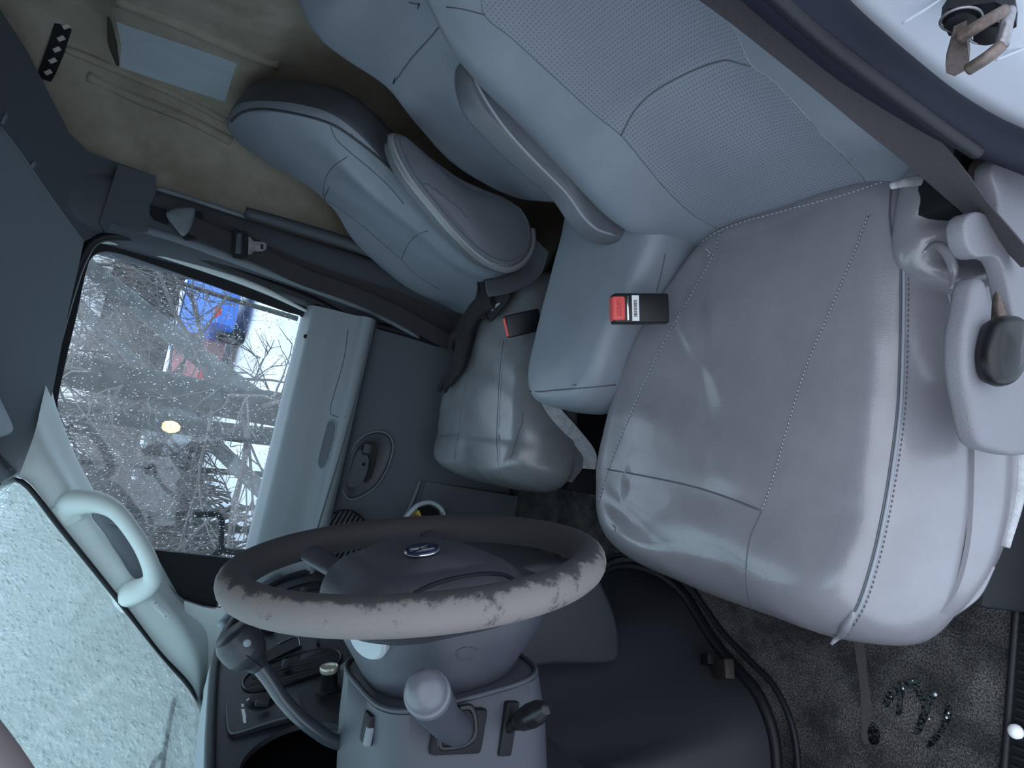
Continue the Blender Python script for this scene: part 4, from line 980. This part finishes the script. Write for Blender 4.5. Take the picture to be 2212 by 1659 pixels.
# work glove lying on the passenger cushion
GLV = mat('glove_knit', (.010, .010, .013), .85, bump=.6, bscale=250)
gv = thing('work_glove', 'black knitted work glove lying on the passenger cushion', 'glove', hit([pc], 1010, 720)[0])
def on(a, b, up_): return pZ(a, b, .385 + up_)
V = []; F = []
def gt(px, up_, r, flat=.55):
    P = cr([tuple(on(a, b, u)) for (a, b), u in zip(px, up_)], 26, False); R = np.interp(np.linspace(0, 1, 26), np.linspace(0, 1, len(r)), r)
    v, f = sweep(P, R, 14, False, flat, (0, 0, 1), len(V)); V.extend(v); F.extend(f)
gt([(1072, 640), (1052, 648), (1028, 672), (1012, 700), (1002, 740), (994, 775)], [.022, .020, .016, .014, .012, .008], [.032, .036, .032, .036, .038, .030])
gt([(990, 765), (973, 800), (955, 830), (948, 845)], [.010, .008, .006, .004], [.014, .013, .012, .008], .8)
gt([(994, 770), (980, 805), (967, 830), (960, 846)], [.010, .008, .006, .004], [.014, .013, .012, .008], .8)
gt([(1000, 765), (990, 795), (979, 818), (972, 832)], [.010, .009, .006, .004], [.014, .013, .012, .008], .8)
gt([(1006, 755), (1000, 780), (993, 800), (986, 812)], [.010, .009, .006, .004], [.014, .013, .012, .008], .8)
gt([(998, 715), (980, 728), (976, 750), (985, 768)], [.012, .014, .012, .008], [.016, .015, .014, .010], .8)
gvm = obj('glove_body', V, F, GLV, gv)
md = gvm.modifiers.new('blend', 'REMESH'); md.mode = 'VOXEL'; md.voxel_size = .0032; md.use_smooth_shade = True
cuff = [on(a, b, u) for a, b, u in [(1034, 606, .030), (1062, 610, .040), (1096, 622, .038), (1100, 640, .022), (1080, 668, .014), (1056, 692, .010), (1042, 655, .020)]]
tube('cuff_hem', cuff, .0045, GLV, gv, 50, 10, closed=True)
cin = [on(a, b, .012) for a, b in [(1024, 660), (1034, 656), (1046, 664), (1050, 672), (1048, 682), (1038, 692), (1026, 676)]]
cv = [A(p) for p in cr([tuple(p) for p in cuff], 28)] + [A(p) for p in cr([tuple(p) for p in cin], 28)]
obj('cuff', cv + [v + A([0, 0, -.003]) for v in cv], [(k, (k+1) % 28, 28+(k+1) % 28, 28+k) for k in range(28)] + [(56+k, 84+k, 84+(k+1) % 28, 56+(k+1) % 28) for k in range(28)] + [(k, 56+k, 56+(k+1) % 28, (k+1) % 28) for k in range(28)] + [(28+k, 28+(k+1) % 28, 84+(k+1) % 28, 84+k) for k in range(28)], GLV, gv)
poly('cuff_tag', [on(a, b, .020) for a, b in [(1056, 662), (1075, 650), (1080, 656), (1062, 672)]], mat('tag_grey', (.35, .42, .45), .6), gv, (0, 0, -.001))

# striker on the white jamb
sx = thing('door_striker', 'rusty door striker loop bolted on the white door jamb', 'striker', pY(2110, 90, -.445))
pl = [pY(a, b, -0.414) for a, b in [(2032, 45), (2050, 18), (2150, 4), (2190, 22), (2196, 58), (2160, 78), (2050, 78)]]
plt = poly('striker_plate', pl, BLK, sx, (0, -.012, 0))
for a, b in ((2076, 42), (2138, 70)):
    q = lathe('plate_bolt', [(.011, 0), (.011, .003), (.008, .006), (.003, .007)], pY(a, b, -0.414), (0, 1, 0), BLK, plt, 18)
    tube('bolt_rim', [pY(a, b, -0.411) + Vector((math.cos(t)*.014, 0, math.sin(t)*.014)) for t in np.linspace(0, 2*math.pi, 16, endpoint=False)], .0012, STEEL, q, 30, 6, closed=True)
lo = [pY(a, b, y) for a, b, y in [(2180, 25, -0.414), (2174, 50, -0.396), (2164, 98, -0.376), (2135, 122, -0.369), (2092, 150, -0.367)]]
tube('striker_loop', lo[:3], .0048, STEEL, sx, 16, 12)
tube('striker_loop', lo[2:], .0048, RUST, sx, 16, 12)
poly('striker_arm', [pY(a, b, -0.384) for a, b in [(2058, 82), (2086, 70), (2094, 130), (2090, 150), (2062, 165), (2044, 158), (2042, 140)]], RUST, sx, (0, -.010, 0))
tube('striker_loop', [pY(2172, 22, -0.399), pY(2120, 52, -0.386), pY(2070, 84, -0.382)], .0045, RUST, sx, 16, 12)

# rear wall decal and slotted strip
dc_px = [(254, 47), (340, 77), (430, 107), (512, 136), (502, 165), (486, 218), (400, 190), (330, 167), (260, 143), (262, 95)]
dec = poly('blank_decal', [hit([wall_rear, trim_6], a, b)[0] + hit([wall_rear, trim_6], a, b)[1] * .003 for a, b in dc_px], STICK, None, (0, -.002, 0))
tag(dec, 'plain blue-grey rectangular sticker on the tan rear liner', 'sticker')
RW = [wall_rear, trim_6]
def rw(a, b, d): h, nn = hit(RW, a, b); return h + nn * d
for a in (236,):
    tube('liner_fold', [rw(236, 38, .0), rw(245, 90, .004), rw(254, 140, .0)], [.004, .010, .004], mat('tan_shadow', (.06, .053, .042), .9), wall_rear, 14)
tube('liner_ridge', [rw(a, b, -.002) for a, b in [(140, 105), (260, 155), (380, 205), (490, 262)]], .010, TAN, wall_rear, 30)
tube('liner_ridge', [rw(a, b, -.004) for a, b in [(190, 165), (300, 215), (400, 255), (500, 305)]], .014, TAN, wall_rear, 30)
tube('liner_ridge', [rw(a, b, -.004) for a, b in [(250, 0), (380, 50), (520, 110), (600, 140)]], .016, TAN, wall_rear, 30)
sp = thing('slotted_strip', 'black metal strip with five slots fixed at the top of the tan liner', 'bracket', rw(115, 110, 0))
strip = [(120, 42), (127, 33), (150, 36), (160, 48), (150, 80), (137, 120), (120, 160), (112, 174), (92, 186), (82, 184), (78, 166), (92, 128), (106, 88)]
h0 = rw(120, 108, .012)
nrm = hit(RW, 120, 108)[1]
spm = poly('strip_plate', [pP(a, b, tuple(h0), tuple(nrm)) for a, b in strip], BLK, sp, tuple(-nrm * .003))
for a, b in ((143, 57), (132, 83), (123, 107), (114, 131), (104, 156)):
    p0, p1 = pP(a - 7, b + 3, tuple(h0 + nrm*.001), tuple(nrm)), pP(a + 7, b - 3, tuple(h0 + nrm*.001), tuple(nrm))
    tube('strip_slot', [p0, p1], .0052, mat('slot_pale', (.55, .53, .46), .6), spm, 6, 10, flat=.25, up=tuple(nrm))

# grab handles on both windscreen pillars
HAND = mat('handle_pale', (.66, .70, .68), .5, bump=.25, bscale=500)
def grab(mir, label):
    off = pX(-42, 1712, .43) - Vector((2.27 - 1.82, pX(300, 1175, 1.82).y, pX(300, 1175, 1.82).z)) if mir else Vector()
    f_ = (lambda v: Vector((2.27 - v.x, v.y, v.z)) + off) if mir else (lambda v: v)
    hm = mat('handle_taupe', (.15, .125, .125), .5) if mir else HAND
    g = thing('grab_handle', label, 'grab handle', f_(pX(225, 1180, 1.90)), 'grab handles on the windscreen pillars')
    path = [((148, 1100), 1.888), ((165, 1086), 1.865), ((205, 1084), 1.838), ((245, 1100), 1.825), ((288, 1150), 1.82), ((322, 1212), 1.82), ((330, 1250), 1.825), ((312, 1270), 1.84), ((282, 1282), 1.865), ((266, 1290), 1.888)]
    tube('handle_bar', [f_(pX(*p, x)) for p, x in path], [.029, .028, .023, .019, .018, .018, .019, .021, .025, .026], hm, g, 70, 16, flat=1.15)
    for px in ((142, 1110), (275, 1288)):
        c_ = f_(pX(*px, 1.864)); s = -1 if not mir else 1
        rbox('screw_cap', c_, (.006, .028, .026), hm, g, .002, ((1, 0, 0), (0, .77, -.64), (0, .64, .77)))
        rbox('mounting_foot', f_(pX(*px, 1.880)), (.030, .062, .058), hm, g, .014, ((1, 0, 0), (0, .77, -.64), (0, .64, .77)), 3)
    return g
grab(False, 'pale grey grab handle on the pillar beside the rain-specked side window')
grab(True, 'grab handle on the pillar beside the open driver door, mostly out of view')
tp = [hit([trim_4], a, b)[0] + Vector((-.002, 0, 0)) for a, b in [(325, 1299), (332, 1296), (366, 1328), (365, 1336), (358, 1337), (329, 1306)]]
pt_ = poly('data_plate', tp, WHITE, None, (.0015, 0, 0)); tag(pt_, 'small white riveted plate below the pale grab handle', 'plate')
for a, b in ((335, 1302), (358, 1331)):
    lathe('plate_rivet', [(.0028, 0), (.0025, .0012), (.001, .0018)], hit([trim_4], a, b)[0] + Vector((-.0022, 0, 0)), (-1, 0, .1), STEEL, pt_, 10)
pA, pB = hit([trim_4], 339, 1308)[0] + Vector((-.0024, 0, 0)), hit([trim_4], 354, 1325)[0] + Vector((-.0024, 0, 0))
for k in (-1, 0, 1):
    o_ = Vector((0, .002*k, .002*k)); tube('plate_print', [pA + o_, pB + o_], .0004, mat('print_grey', (.45, .47, .48), .7), pt_, 4, 4)

# sun visor folded against the roof
vf = frame((1.53, .02, 1.375), (1, 0, 0), (0, -.55, -.83))
sv = thing('sun_visor', 'grey sun visor folded against the roof above the windscreen', 'sun visor', (1.53, .02, 1.38))
pillow('visor_board', rrect(.50, .17, .03), vf, -.012, .008, .01, TRIM, sv, .002, None, ((-.18, 0), (.18, 0)), 80, 6)
tube('visor_rod', [vf[0] + vf[1]*.22 - vf[2]*.07, vf[0] + vf[1]*.28 - vf[2]*.07 - vf[3]*.03], .005, BLK, sv, 6, 8)

# fold-out cup ring with a packet, at the foot of the far door
cu = thing('cup_ring', 'pale grey plastic cup ring at the foot of the passenger door', 'cup holder', pX(920, 1120, 1.88) - Vector((0, 0, .05)))
cpx = [(848, 1165), (862, 1138), (885, 1108), (905, 1090), (930, 1085), (952, 1098), (962, 1122), (975, 1150), (960, 1190), (900, 1200)]
tube('ring_band', [pX(a, b, 1.86) for a, b in cpx], .011, mat('cup_pale', (.50, .54, .57), .45), cu, 60, 10, closed=True, flat=.6)
tube('ring_brace', [pX(958, 1095, 1.855), pX(954, 1128, 1.855)], .005, TRIM, cu, 6, 8)
rbox('ring_body', pX(920, 1165, 1.88) + Vector((.01, 0, -.13)), (.05, .10, .24), TRIMD, cu, .01)
poly('ring_back', [pX(a, b, 1.885) for a, b in [(862, 1160), (885, 1115), (905, 1098), (930, 1093), (946, 1102), (952, 1130), (940, 1180)]], BLK, cu, (.01, 0, 0))
YEL = mat('packet_yellow', (.75, .66, .12), .55)
pk = thing('snack_packet', 'yellow carton with red oval tucked in the cup ring', 'packet', pX(895, 1125, 1.865))
ppk = poly('carton', [pX(a, b, 1.862) for a, b in [(881, 1131), (905, 1102), (916, 1126), (905, 1165), (878, 1165)]], YEL, pk, (.02, 0, 0))
rc = pX(897, 1116, 1.861); rf_ = frame(rc, (0, .8, .6), (-1, 0, 0))
pillow('red_oval', [(.0085*math.cos(t), .005*math.sin(t)) for t in np.linspace(0, 2*math.pi, 16, endpoint=False)], rf_, -.001, .0006, .0003, mat('print_red', (.6, .08, .08), .5), ppk, n=24, rings=3)
for k, (a, b) in enumerate(((904, 1123), (907, 1127))):
    tube('print_stroke', [pX(a - 2, b - 4, 1.8612), pX(a, b, 1.8612), pX(a + 2, b - 4, 1.8612)], .0010, BARS, ppk, 8, 5)

# driver-side sill plate with ribs
sl = thing('sill_plate', 'black ribbed tread plate along the driver door sill', 'sill plate', (.46, .2, .0))
rbox('tread_base', (.465, .26, -.008), (.088, .62, .03), BLK, sl, .002)
for k in range(34):
    rbox('tread_rib', (.472, .03 + k * .0125, .0095), (.060, .0042, .006), RUB, sl, .001)
tube('carpet_binding', [(.512, y, .004) for y in (-.05, .1, .25, .4, .55)], .006, RUB, sl, 20, 8)
pbll = thing('pebble', 'small white ice pellet on the ribbed tread plate', 'pellet', pZ(2200, 1580, .012))
lathe('pellet', [(.002, 0), (.006, .001), (.0095, .005), (.0095, .010), (.006, .015), (.001, .0165)], pZ(2200, 1580, .011), (0, 0, 1), WHITE, pbll, 18, 180)

# carpet details: binding strip, wet patches, dirt
WET = mat('wet_black', (.006, .006, .007), .06, bump=.8, bscale=120)
ICE = mat('slush_glint_white', (.7, .76, .78), .3)
stp = tag(patch('carpet_strip', [floor], [(1846, 1375), (1858, 1368), (1868, 1400), (1873, 1450), (1880, 1510), (1882, 1560), (1872, 1610), (1864, 1600), (1862, 1540), (1858, 1480), (1850, 1420)], mat('strip_fray', (.075, .07, .072), .9, bump=.8, bscale=300), None, .0015, 60, 4, spine=((1860, 1420), (1871, 1560))), 'frayed grey strip lying on the dark carpet', 'strip')
wets = [[(1910, 1520), (1920, 1495), (1935, 1480), (1960, 1470), (1985, 1466), (1990, 1474), (1965, 1485), (1945, 1495), (1930, 1510), (1916, 1530)],
        [(1940, 1490), (1950, 1488), (1950, 1520), (1946, 1545), (1938, 1546), (1940, 1515)],
        [(1970, 1475), (1985, 1482), (2000, 1505), (2020, 1490), (2026, 1496), (2010, 1530), (1998, 1565), (1985, 1588), (1976, 1586), (1988, 1550), (1992, 1520)],
        [(2045, 1520), (2054, 1525), (2055, 1550), (2040, 1580), (2015, 1612), (2002, 1616), (2012, 1596), (2036, 1570), (2046, 1545)],
        [(1885, 1562), (1896, 1570), (1900, 1600), (1890, 1612), (1878, 1600), (1876, 1575)]]
wl_ = ['arched glossy wet smear on the dark carpet', 'short straight wet smear under the arched smear on the carpet', 'forked wet smear with slush crumbs on the dark carpet', 'long slanting wet smear on the carpet towards the tread plate', 'small oval wet blot beside the frayed carpet strip']
for w_, lb_ in zip(wets, wl_):
    wo = patch('wet_patch', [floor], w_, WET, None, .0016, 40, 3); tag(wo, lb_, 'wet patch', 'wet smears on the carpet')
for a, b, r in ((1952, 1487, .004), (2022, 1500, .0055), (1972, 1470, .0025), (2046, 1550, .004), (2008, 1553, .003), (1926, 1505, .0022), (2050, 1540, .003)):
    h = hit([floor], a, b)[0]; r *= .55
    tag(lathe('slush_crumb', [(r*.4, 0), (r, r*.3), (r*.7, r*.8), (r*.1, r)], h + Vector((0, 0, .001)), (0, .1, 1), ICE, None, 8, 180), 'tiny crumb of slush on a wet carpet smear', 'slush', 'slush crumbs on the carpet')
fl = seam('painted_glint', [floor, hump_m], [(1612, 1475), (1632, 1500), (1650, 1525), (1662, 1550)], ICE, None, .0016, .006, 14)  # white cord: a glint on the wet rim, put into the colour
tag(fl, 'thin white cord painted as a glint of melt water along the rubber floor rim', 'water')

# ================================================================== OUTSIDE
GZ = -1.12
SNOW = mat('snow', (.80, .85, .90), .8, bump=.5, bscale=3, col2=(.62, .66, .70), vscale=.6, bdist=.05)
gnd = rbox('ground', (8, 0, GZ - .1), (160, 160, .2), SNOW, None, 0)
struct(gnd, 'snow-covered ground outside the truck', 'ground')
BARK = mat('bark_grey', (.018, .019, .017), .8, bump=.8, bscale=12, col2=(.05, .052, .046), vscale=9, bdist=.02)
BARK2 = mat('bark_pale', (.12, .125, .125), .9, bump=.8, bscale=12, var=.2, bdist=.02)
TWIG = mat('twig_brown', (.13, .115, .112), .9)
def tree(name, base, trunks, label, seed, ntw=120, m=BARK, spread=1., group=None, dr=1.):
    rg = random.Random(seed); t = thing(name, label, 'tree', base, group)
    allP = []
    for path, r0, r1 in trunks:
        P = [Vector(p) for p in path]
        tube('trunk', P, [r0, (r0 + r1) / 2, r1], m, t, 16, 8)
        allP.append((cr([tuple(p) for p in P], 40, False), r0, r1))
    V = []; F = []
    def limb(p, d, ln, r, lev):
        n = 5; pts = [Vector(p)]; d = Vector(d).normalized()
        for i in range(n):
            d = (d + Vector((rg.gauss(0, .16), rg.gauss(0, .16), rg.gauss(.04, .14)))).normalized(); pts.append(pts[-1] + d * ln / n)
        v, f = sweep(A([tuple(q) for q in pts]), np.linspace(r, r * .35, n + 1), 4, base=len(V)); V.extend(v); F.extend(f)
        if lev:
            for _ in range(rg.randint(3, 5)):
                k = rg.randint(1, n); dd = (d + Vector((rg.gauss(0, .7), rg.gauss(0, .7), rg.gauss(.1, .6)))).normalized()
                limb(pts[k], dd, ln * rg.uniform(.4, .7), r * .5, lev - 1)
    for _ in range(ntw):
        P, r0, r1 = rg.choice(allP); k = rg.randint(8, 39)
        d = Vector((rg.gauss(0, .8), rg.gauss(0, 1), rg.gauss(.35, .5)))
        limb(Vector(P[k]), d, rg.uniform(.6, 1.7) * spread, (r0 + (r1-r0)*k/40) * rg.uniform(.10, .22) * dr, 2)
    obj('branches', V, F, TWIG, t)
    return t
def out(px, py, dist):    # a point seen through the glass at a chosen distance across the truck
    return pX(px, py, dist)
def gpt(px, py, dist): q = pX(px, py, dist); return Vector((q.x, q.y, GZ))
def trunk_to(px_top, px_bot, dist):
    a, b = out(*px_bot, dist), out(*px_top, dist); d = (a - b) / max(1e-3, (b.z - a.z)); g = a + d * (a.z - GZ)
    return [g, (g + b) / 2 + Vector((.05, .03, 0)), b, b + (b - a) * 1.5]
D1 = 6.5
tr = [trunk_to((150, 800), (615, 880), D1)]
tree('leaning_tree', tr[0][0], [(tr[0], .17, .10)], 'dark wet leaning tree trunk close outside the side window', 1, 34, BARK, .9)
tr = trunk_to((190, 575), (480, 800), 8.5)
tree('leaning_tree', tr[0], [(tr, .14, .05), (trunk_to((165, 655), (300, 790), 8.4), .10, .05)], 'pale forked tree leaning behind the dark trunk', 2, 40, BARK2, 1.)
tr = trunk_to((250, 900), (610, 940), 7.2)
tree('leaning_tree', tr[0], [(tr, .10, .06)], 'second dark trunk beside the leaning tree', 3, 34, BARK, .9)
for i, (a, b, dd) in enumerate([(300, 600, 12), (300, 980, 10), (260, 1060, 12), (330, 1130, 9), (300, 1250, 10)]):
    q = gpt(a, b, dd)
    tree('bare_tree', q, [([q, q + Vector((.1, .15 + .25*(i % 3 - 1), 1.8)), q + Vector((.15, .35 + .8*(i % 3 - 1), 4.2))], .045, .02)], 'bare thin tree among the winter branches outside', 20 + i, 34, BARK, 1.3, 'bare trees outside the side window', 1.2)
for i, (x, y) in enumerate([(6, 11.5), (10.5, 10.5), (13.5, 6.5)]):
    q = Vector((x, y, GZ))
    tree('bare_tree', q, [([q, q + Vector((.1, .1, 2.0)), q + Vector((.3, -.1, 5.2))], .11, .03)], 'bare tree ahead of the icy windscreen', 40 + i, 55, BARK, 1.5, 'bare trees ahead of the windscreen', .8)
# brush thicket along the far edge: nobody could count the stems
rg = random.Random(5); V = []; F = []
for _ in range(7500):
    y = rg.uniform(-12, 20); x = rg.uniform(23 if y < 1.2 else 11, 30); p = Vector((x, y, GZ)); pts = [p]
    d = Vector((rg.gauss(0, .3), rg.gauss(0, .3), 1))
    for i in range(5): d = d * .8 + Vector((rg.gauss(0, .3), rg.gauss(0, .35), .3)); pts.append(pts[-1] + d.normalized() * rg.uniform(.35, 1.1))
    v, f = sweep(A([tuple(q) for q in pts]), np.linspace(.022, .008, 6), 3, base=len(V)); V += v; F += f
th = obj('brush_thicket', V, F, TWIG); tag(th, 'thicket of brown winter brush beyond the snow', 'brush', kind='stuff')
V = []; F = []
for _ in range(7000):
    a = rg.uniform(0, 1); x = 2.5 + 9 * a + rg.gauss(0, 1.2); y = 4.2 + rg.uniform(0, 6); p = Vector((x, y, GZ)); pts = [p]
    d = Vector((rg.gauss(0, .35), rg.gauss(0, .35), 1))
    for i in range(4): d = d + Vector((rg.gauss(0, .3), rg.gauss(0, .3), 0)); pts.append(pts[-1] + d.normalized() * rg.uniform(.4, .9))
    v, f = sweep(A([tuple(q) for q in pts]), np.linspace(.024, .008, 5), 3, base=len(V)); V += v; F += f
th = obj('brush_thicket', V, F, mat('brush_dark', (.055, .055, .052), .9)); tag(th, 'grey-brown brush standing close ahead of the windscreen', 'brush', kind='stuff')
# houses
def house(c, sz, m, roof, label):
    h = thing('house', label, 'house', (c[0], c[1], GZ))
    rbox('walls', (c[0], c[1], GZ + sz[2]/2), sz, m, h, .0)
    x0, x1, y0, y1, z = c[0]-sz[0]/2-.4, c[0]+sz[0]/2+.4, c[1]-sz[1]/2-.4, c[1]+sz[1]/2+.4, GZ + sz[2]
    Vr = [(x0, y0, z), (x1, y0, z), (x1, y1, z), (x0, y1, z), (c[0], y0, z+1.9), (c[0], y1, z+1.9)]
    obj('roof', Vr, [(0, 1, 2, 3), (0, 4, 5, 3), (1, 2, 5, 4), (0, 1, 4), (3, 5, 2)], roof, h, False)
    for k in (-.3, .05, .32):
        wv = rbox('house_window', (c[0]-sz[0]/2-.02, c[1]+k*sz[1], GZ + 1.9), (.06, 1.1, 1.2), WHITE, h, 0)
        rbox('window_pane', (c[0]-sz[0]/2-.06, c[1]+k*sz[1], GZ + 1.9), (.04, .9, 1.0), BLKG, wv, 0)
    return h
BRICK = mat('brick_brown', (.20, .13, .115), .9, var=.2, vscale=3)
SIDE_ = mat('siding_grey', (.32, .31, .31), .8, var=.1, vscale=2)
ROOF = mat('roof_snowy', (.45, .46, .48), .8, col2=(.2, .19, .19), vscale=1.5)
house((30, -7, 0), (7, 9, 3.4), BRICK, ROOF, 'brown house half hidden by branches behind the blue car')
house((32, 9, 0), (7, 10, 3.2), BRICK, ROOF, 'brown house behind the yellow lamp')
house((34, 24, 0), (8, 10, 3.6), SIDE_, ROOF, 'grey house far beyond the icy windscreen')
# parked cars
def car(c, ang, m, label, sc=1.):
    o = thing('parked_car', label, 'car', c)
    R = Matrix.Rotation(ang, 3, 'Z')
    def T(p): return R @ (Vector(p) * sc) + Vector(c)
    side = [(-2.1, .35), (-2.15, .75), (-1.95, .95), (-1.2, 1.0), (-.75, 1.45), (.75, 1.48), (1.3, 1.02), (2.05, .9), (2.15, .6), (2.1, .35)]
    def shell(nm, s, hw, mm, par):
        n = len(s); Vv = [T((x, -hw, z)) for x, z in s] + [T((x, hw, z)) for x, z in s]
        return obj(nm, Vv, [tuple(range(n)), tuple(range(2*n-1, n-1, -1))] + [(i, (i+1) % n, n+(i+1) % n, n+i) for i in range(n)], mm, par, True, 30)
    body = shell('body', side, .85, m, o)
    shell('side_glass', [(-1.05, 1.02), (-.68, 1.38), (.68, 1.40), (1.1, 1.04)], .86, BLKG, o)
    for x in (-1.35, 1.35):
        for y in (-.84, .84):
            wv = lathe('wheel', [(.33, -.09), (.33, .09), (.2, .1)], T((x, y, .33)), R @ Vector((0, 1 if y > 0 else -1, 0)), RUB, o, 18)
            lathe('hub_cap', [(.18, .1), (.16, .11), (.02, .12)], T((x, y, .33)), R @ Vector((0, 1 if y > 0 else -1, 0)), STEEL, wv, 14)
    for y in (-.6, .6):
        rbox('tail_lamp', T((-2.13, y, .78)), (.06*sc, .25*sc, .14*sc), mat('tail_red', (.5, .03, .03), .3), o, .01)
    rbox('roof_snow', T((0, 0, 1.50)), (1.3*sc, 1.4*sc, .06), SNOW, o, .02)
    return o
CB = mat('car_blue', (.02, .13, .55), .3, coat=.6); CR_ = mat('car_red', (.22, .035, .045), .35, coat=.5)
q = gpt(490, 695, 19.5); car((q.x, q.y, GZ), math.radians(12), CB, 'bright blue car parked on the snow', 1.)
q = gpt(440, 800, 20.5); car((q.x, q.y, GZ), math.radians(8), CR_, 'dark red car parked beside the blue car', .95)
q = gpt(420, 1010, 22.); car((q.x, q.y, GZ), math.radians(85), mat('car_silver', (.4, .43, .46), .35, .3), 'silver car half hidden in the brush', 1.)
# yellow lamp on a post
lq = pX(368, 922, 5.2); yl = thing('yard_lamp', 'glowing yellow lamp on a post outside the side window', 'lamp', (lq.x, lq.y, GZ))
tube('lamp_post', [(lq.x, lq.y, GZ), (lq.x, lq.y, lq.z - .06)], .014, BLK, yl, 4, 8)
lathe('lamp_globe', [(.015, -.06), (.034, -.036), (.042, 0), (.03, .04), (.008, .06)], lq, (0, 0, 1), mat('lamp_glow', (.9, .7, .3), .4, emit=(1., .62, .16), estr=1.1), yl, 16, 180)
lathe('lamp_cap', [(.05, .055), (.035, .08), (.004, .095)], lq, (0, 0, 1), BLK, yl, 12)

# mirror arm outside the passenger window, wiper on the windscreen
mi = thing('side_mirror', 'black wing mirror bracket outside the rain-specked window', 'mirror', (2.06, .42, .80))
tube('mirror_arm', [pX(a, b, 2.10) for a, b in [(420, 1112), (470, 1112), (478, 1122), (479, 1180), (490, 1190), (555, 1192)]], .009, BLK, mi, 40, 8)
tube('mirror_arm', [pX(a, b, 2.10) for a, b in [(478, 1185), (440, 1230), (430, 1300)]], .012, BLK, mi, 14, 8)
mf = frame(pX(360, 1290, 2.14), (1, 0, 0), (0, -1, 0))
pillow('mirror_head', rrect(.16, .26, .03), mf, -.05, .02, .02, BLK, mi, .0, n=60, rings=5)
wi = thing('wiper', 'black wiper blade at the foot of the icy windscreen', 'wiper', (1.7, .72, .84))
def wsp(a, b, d=.014):
    best = None
    for t in np.linspace(.55, 1.05, 60):
        for x in np.linspace(1.0, 1.86, 60):
            p = Vector(ws(x, t)); r = Vector(ray(a, b)).normalized(); e = (p - Vector(CAM)); e = (e - r * e.dot(r)).length
            if best is None or e < best[0]: best = (e, p)
    return best[1] + Vector((0, d, d))
wl = [wsp(384, 1506), wsp(374, 1560), wsp(366, 1610), wsp(356, 1680)]
tube('wiper_blade', wl, .006, RUB, wi, 24, 8)
tube('wiper_spine', [p + Vector((0, .008, .006)) for p in wl], .004, BLK, wi, 24, 8)
tube('wiper_arm', [wl[2] + Vector((0, .014, .01)), wsp(346, 1640) + Vector((0, .015, .01)), wsp(330, 1720) + Vector((0, .02, .012))], .006, BLK, wi, 16, 8)
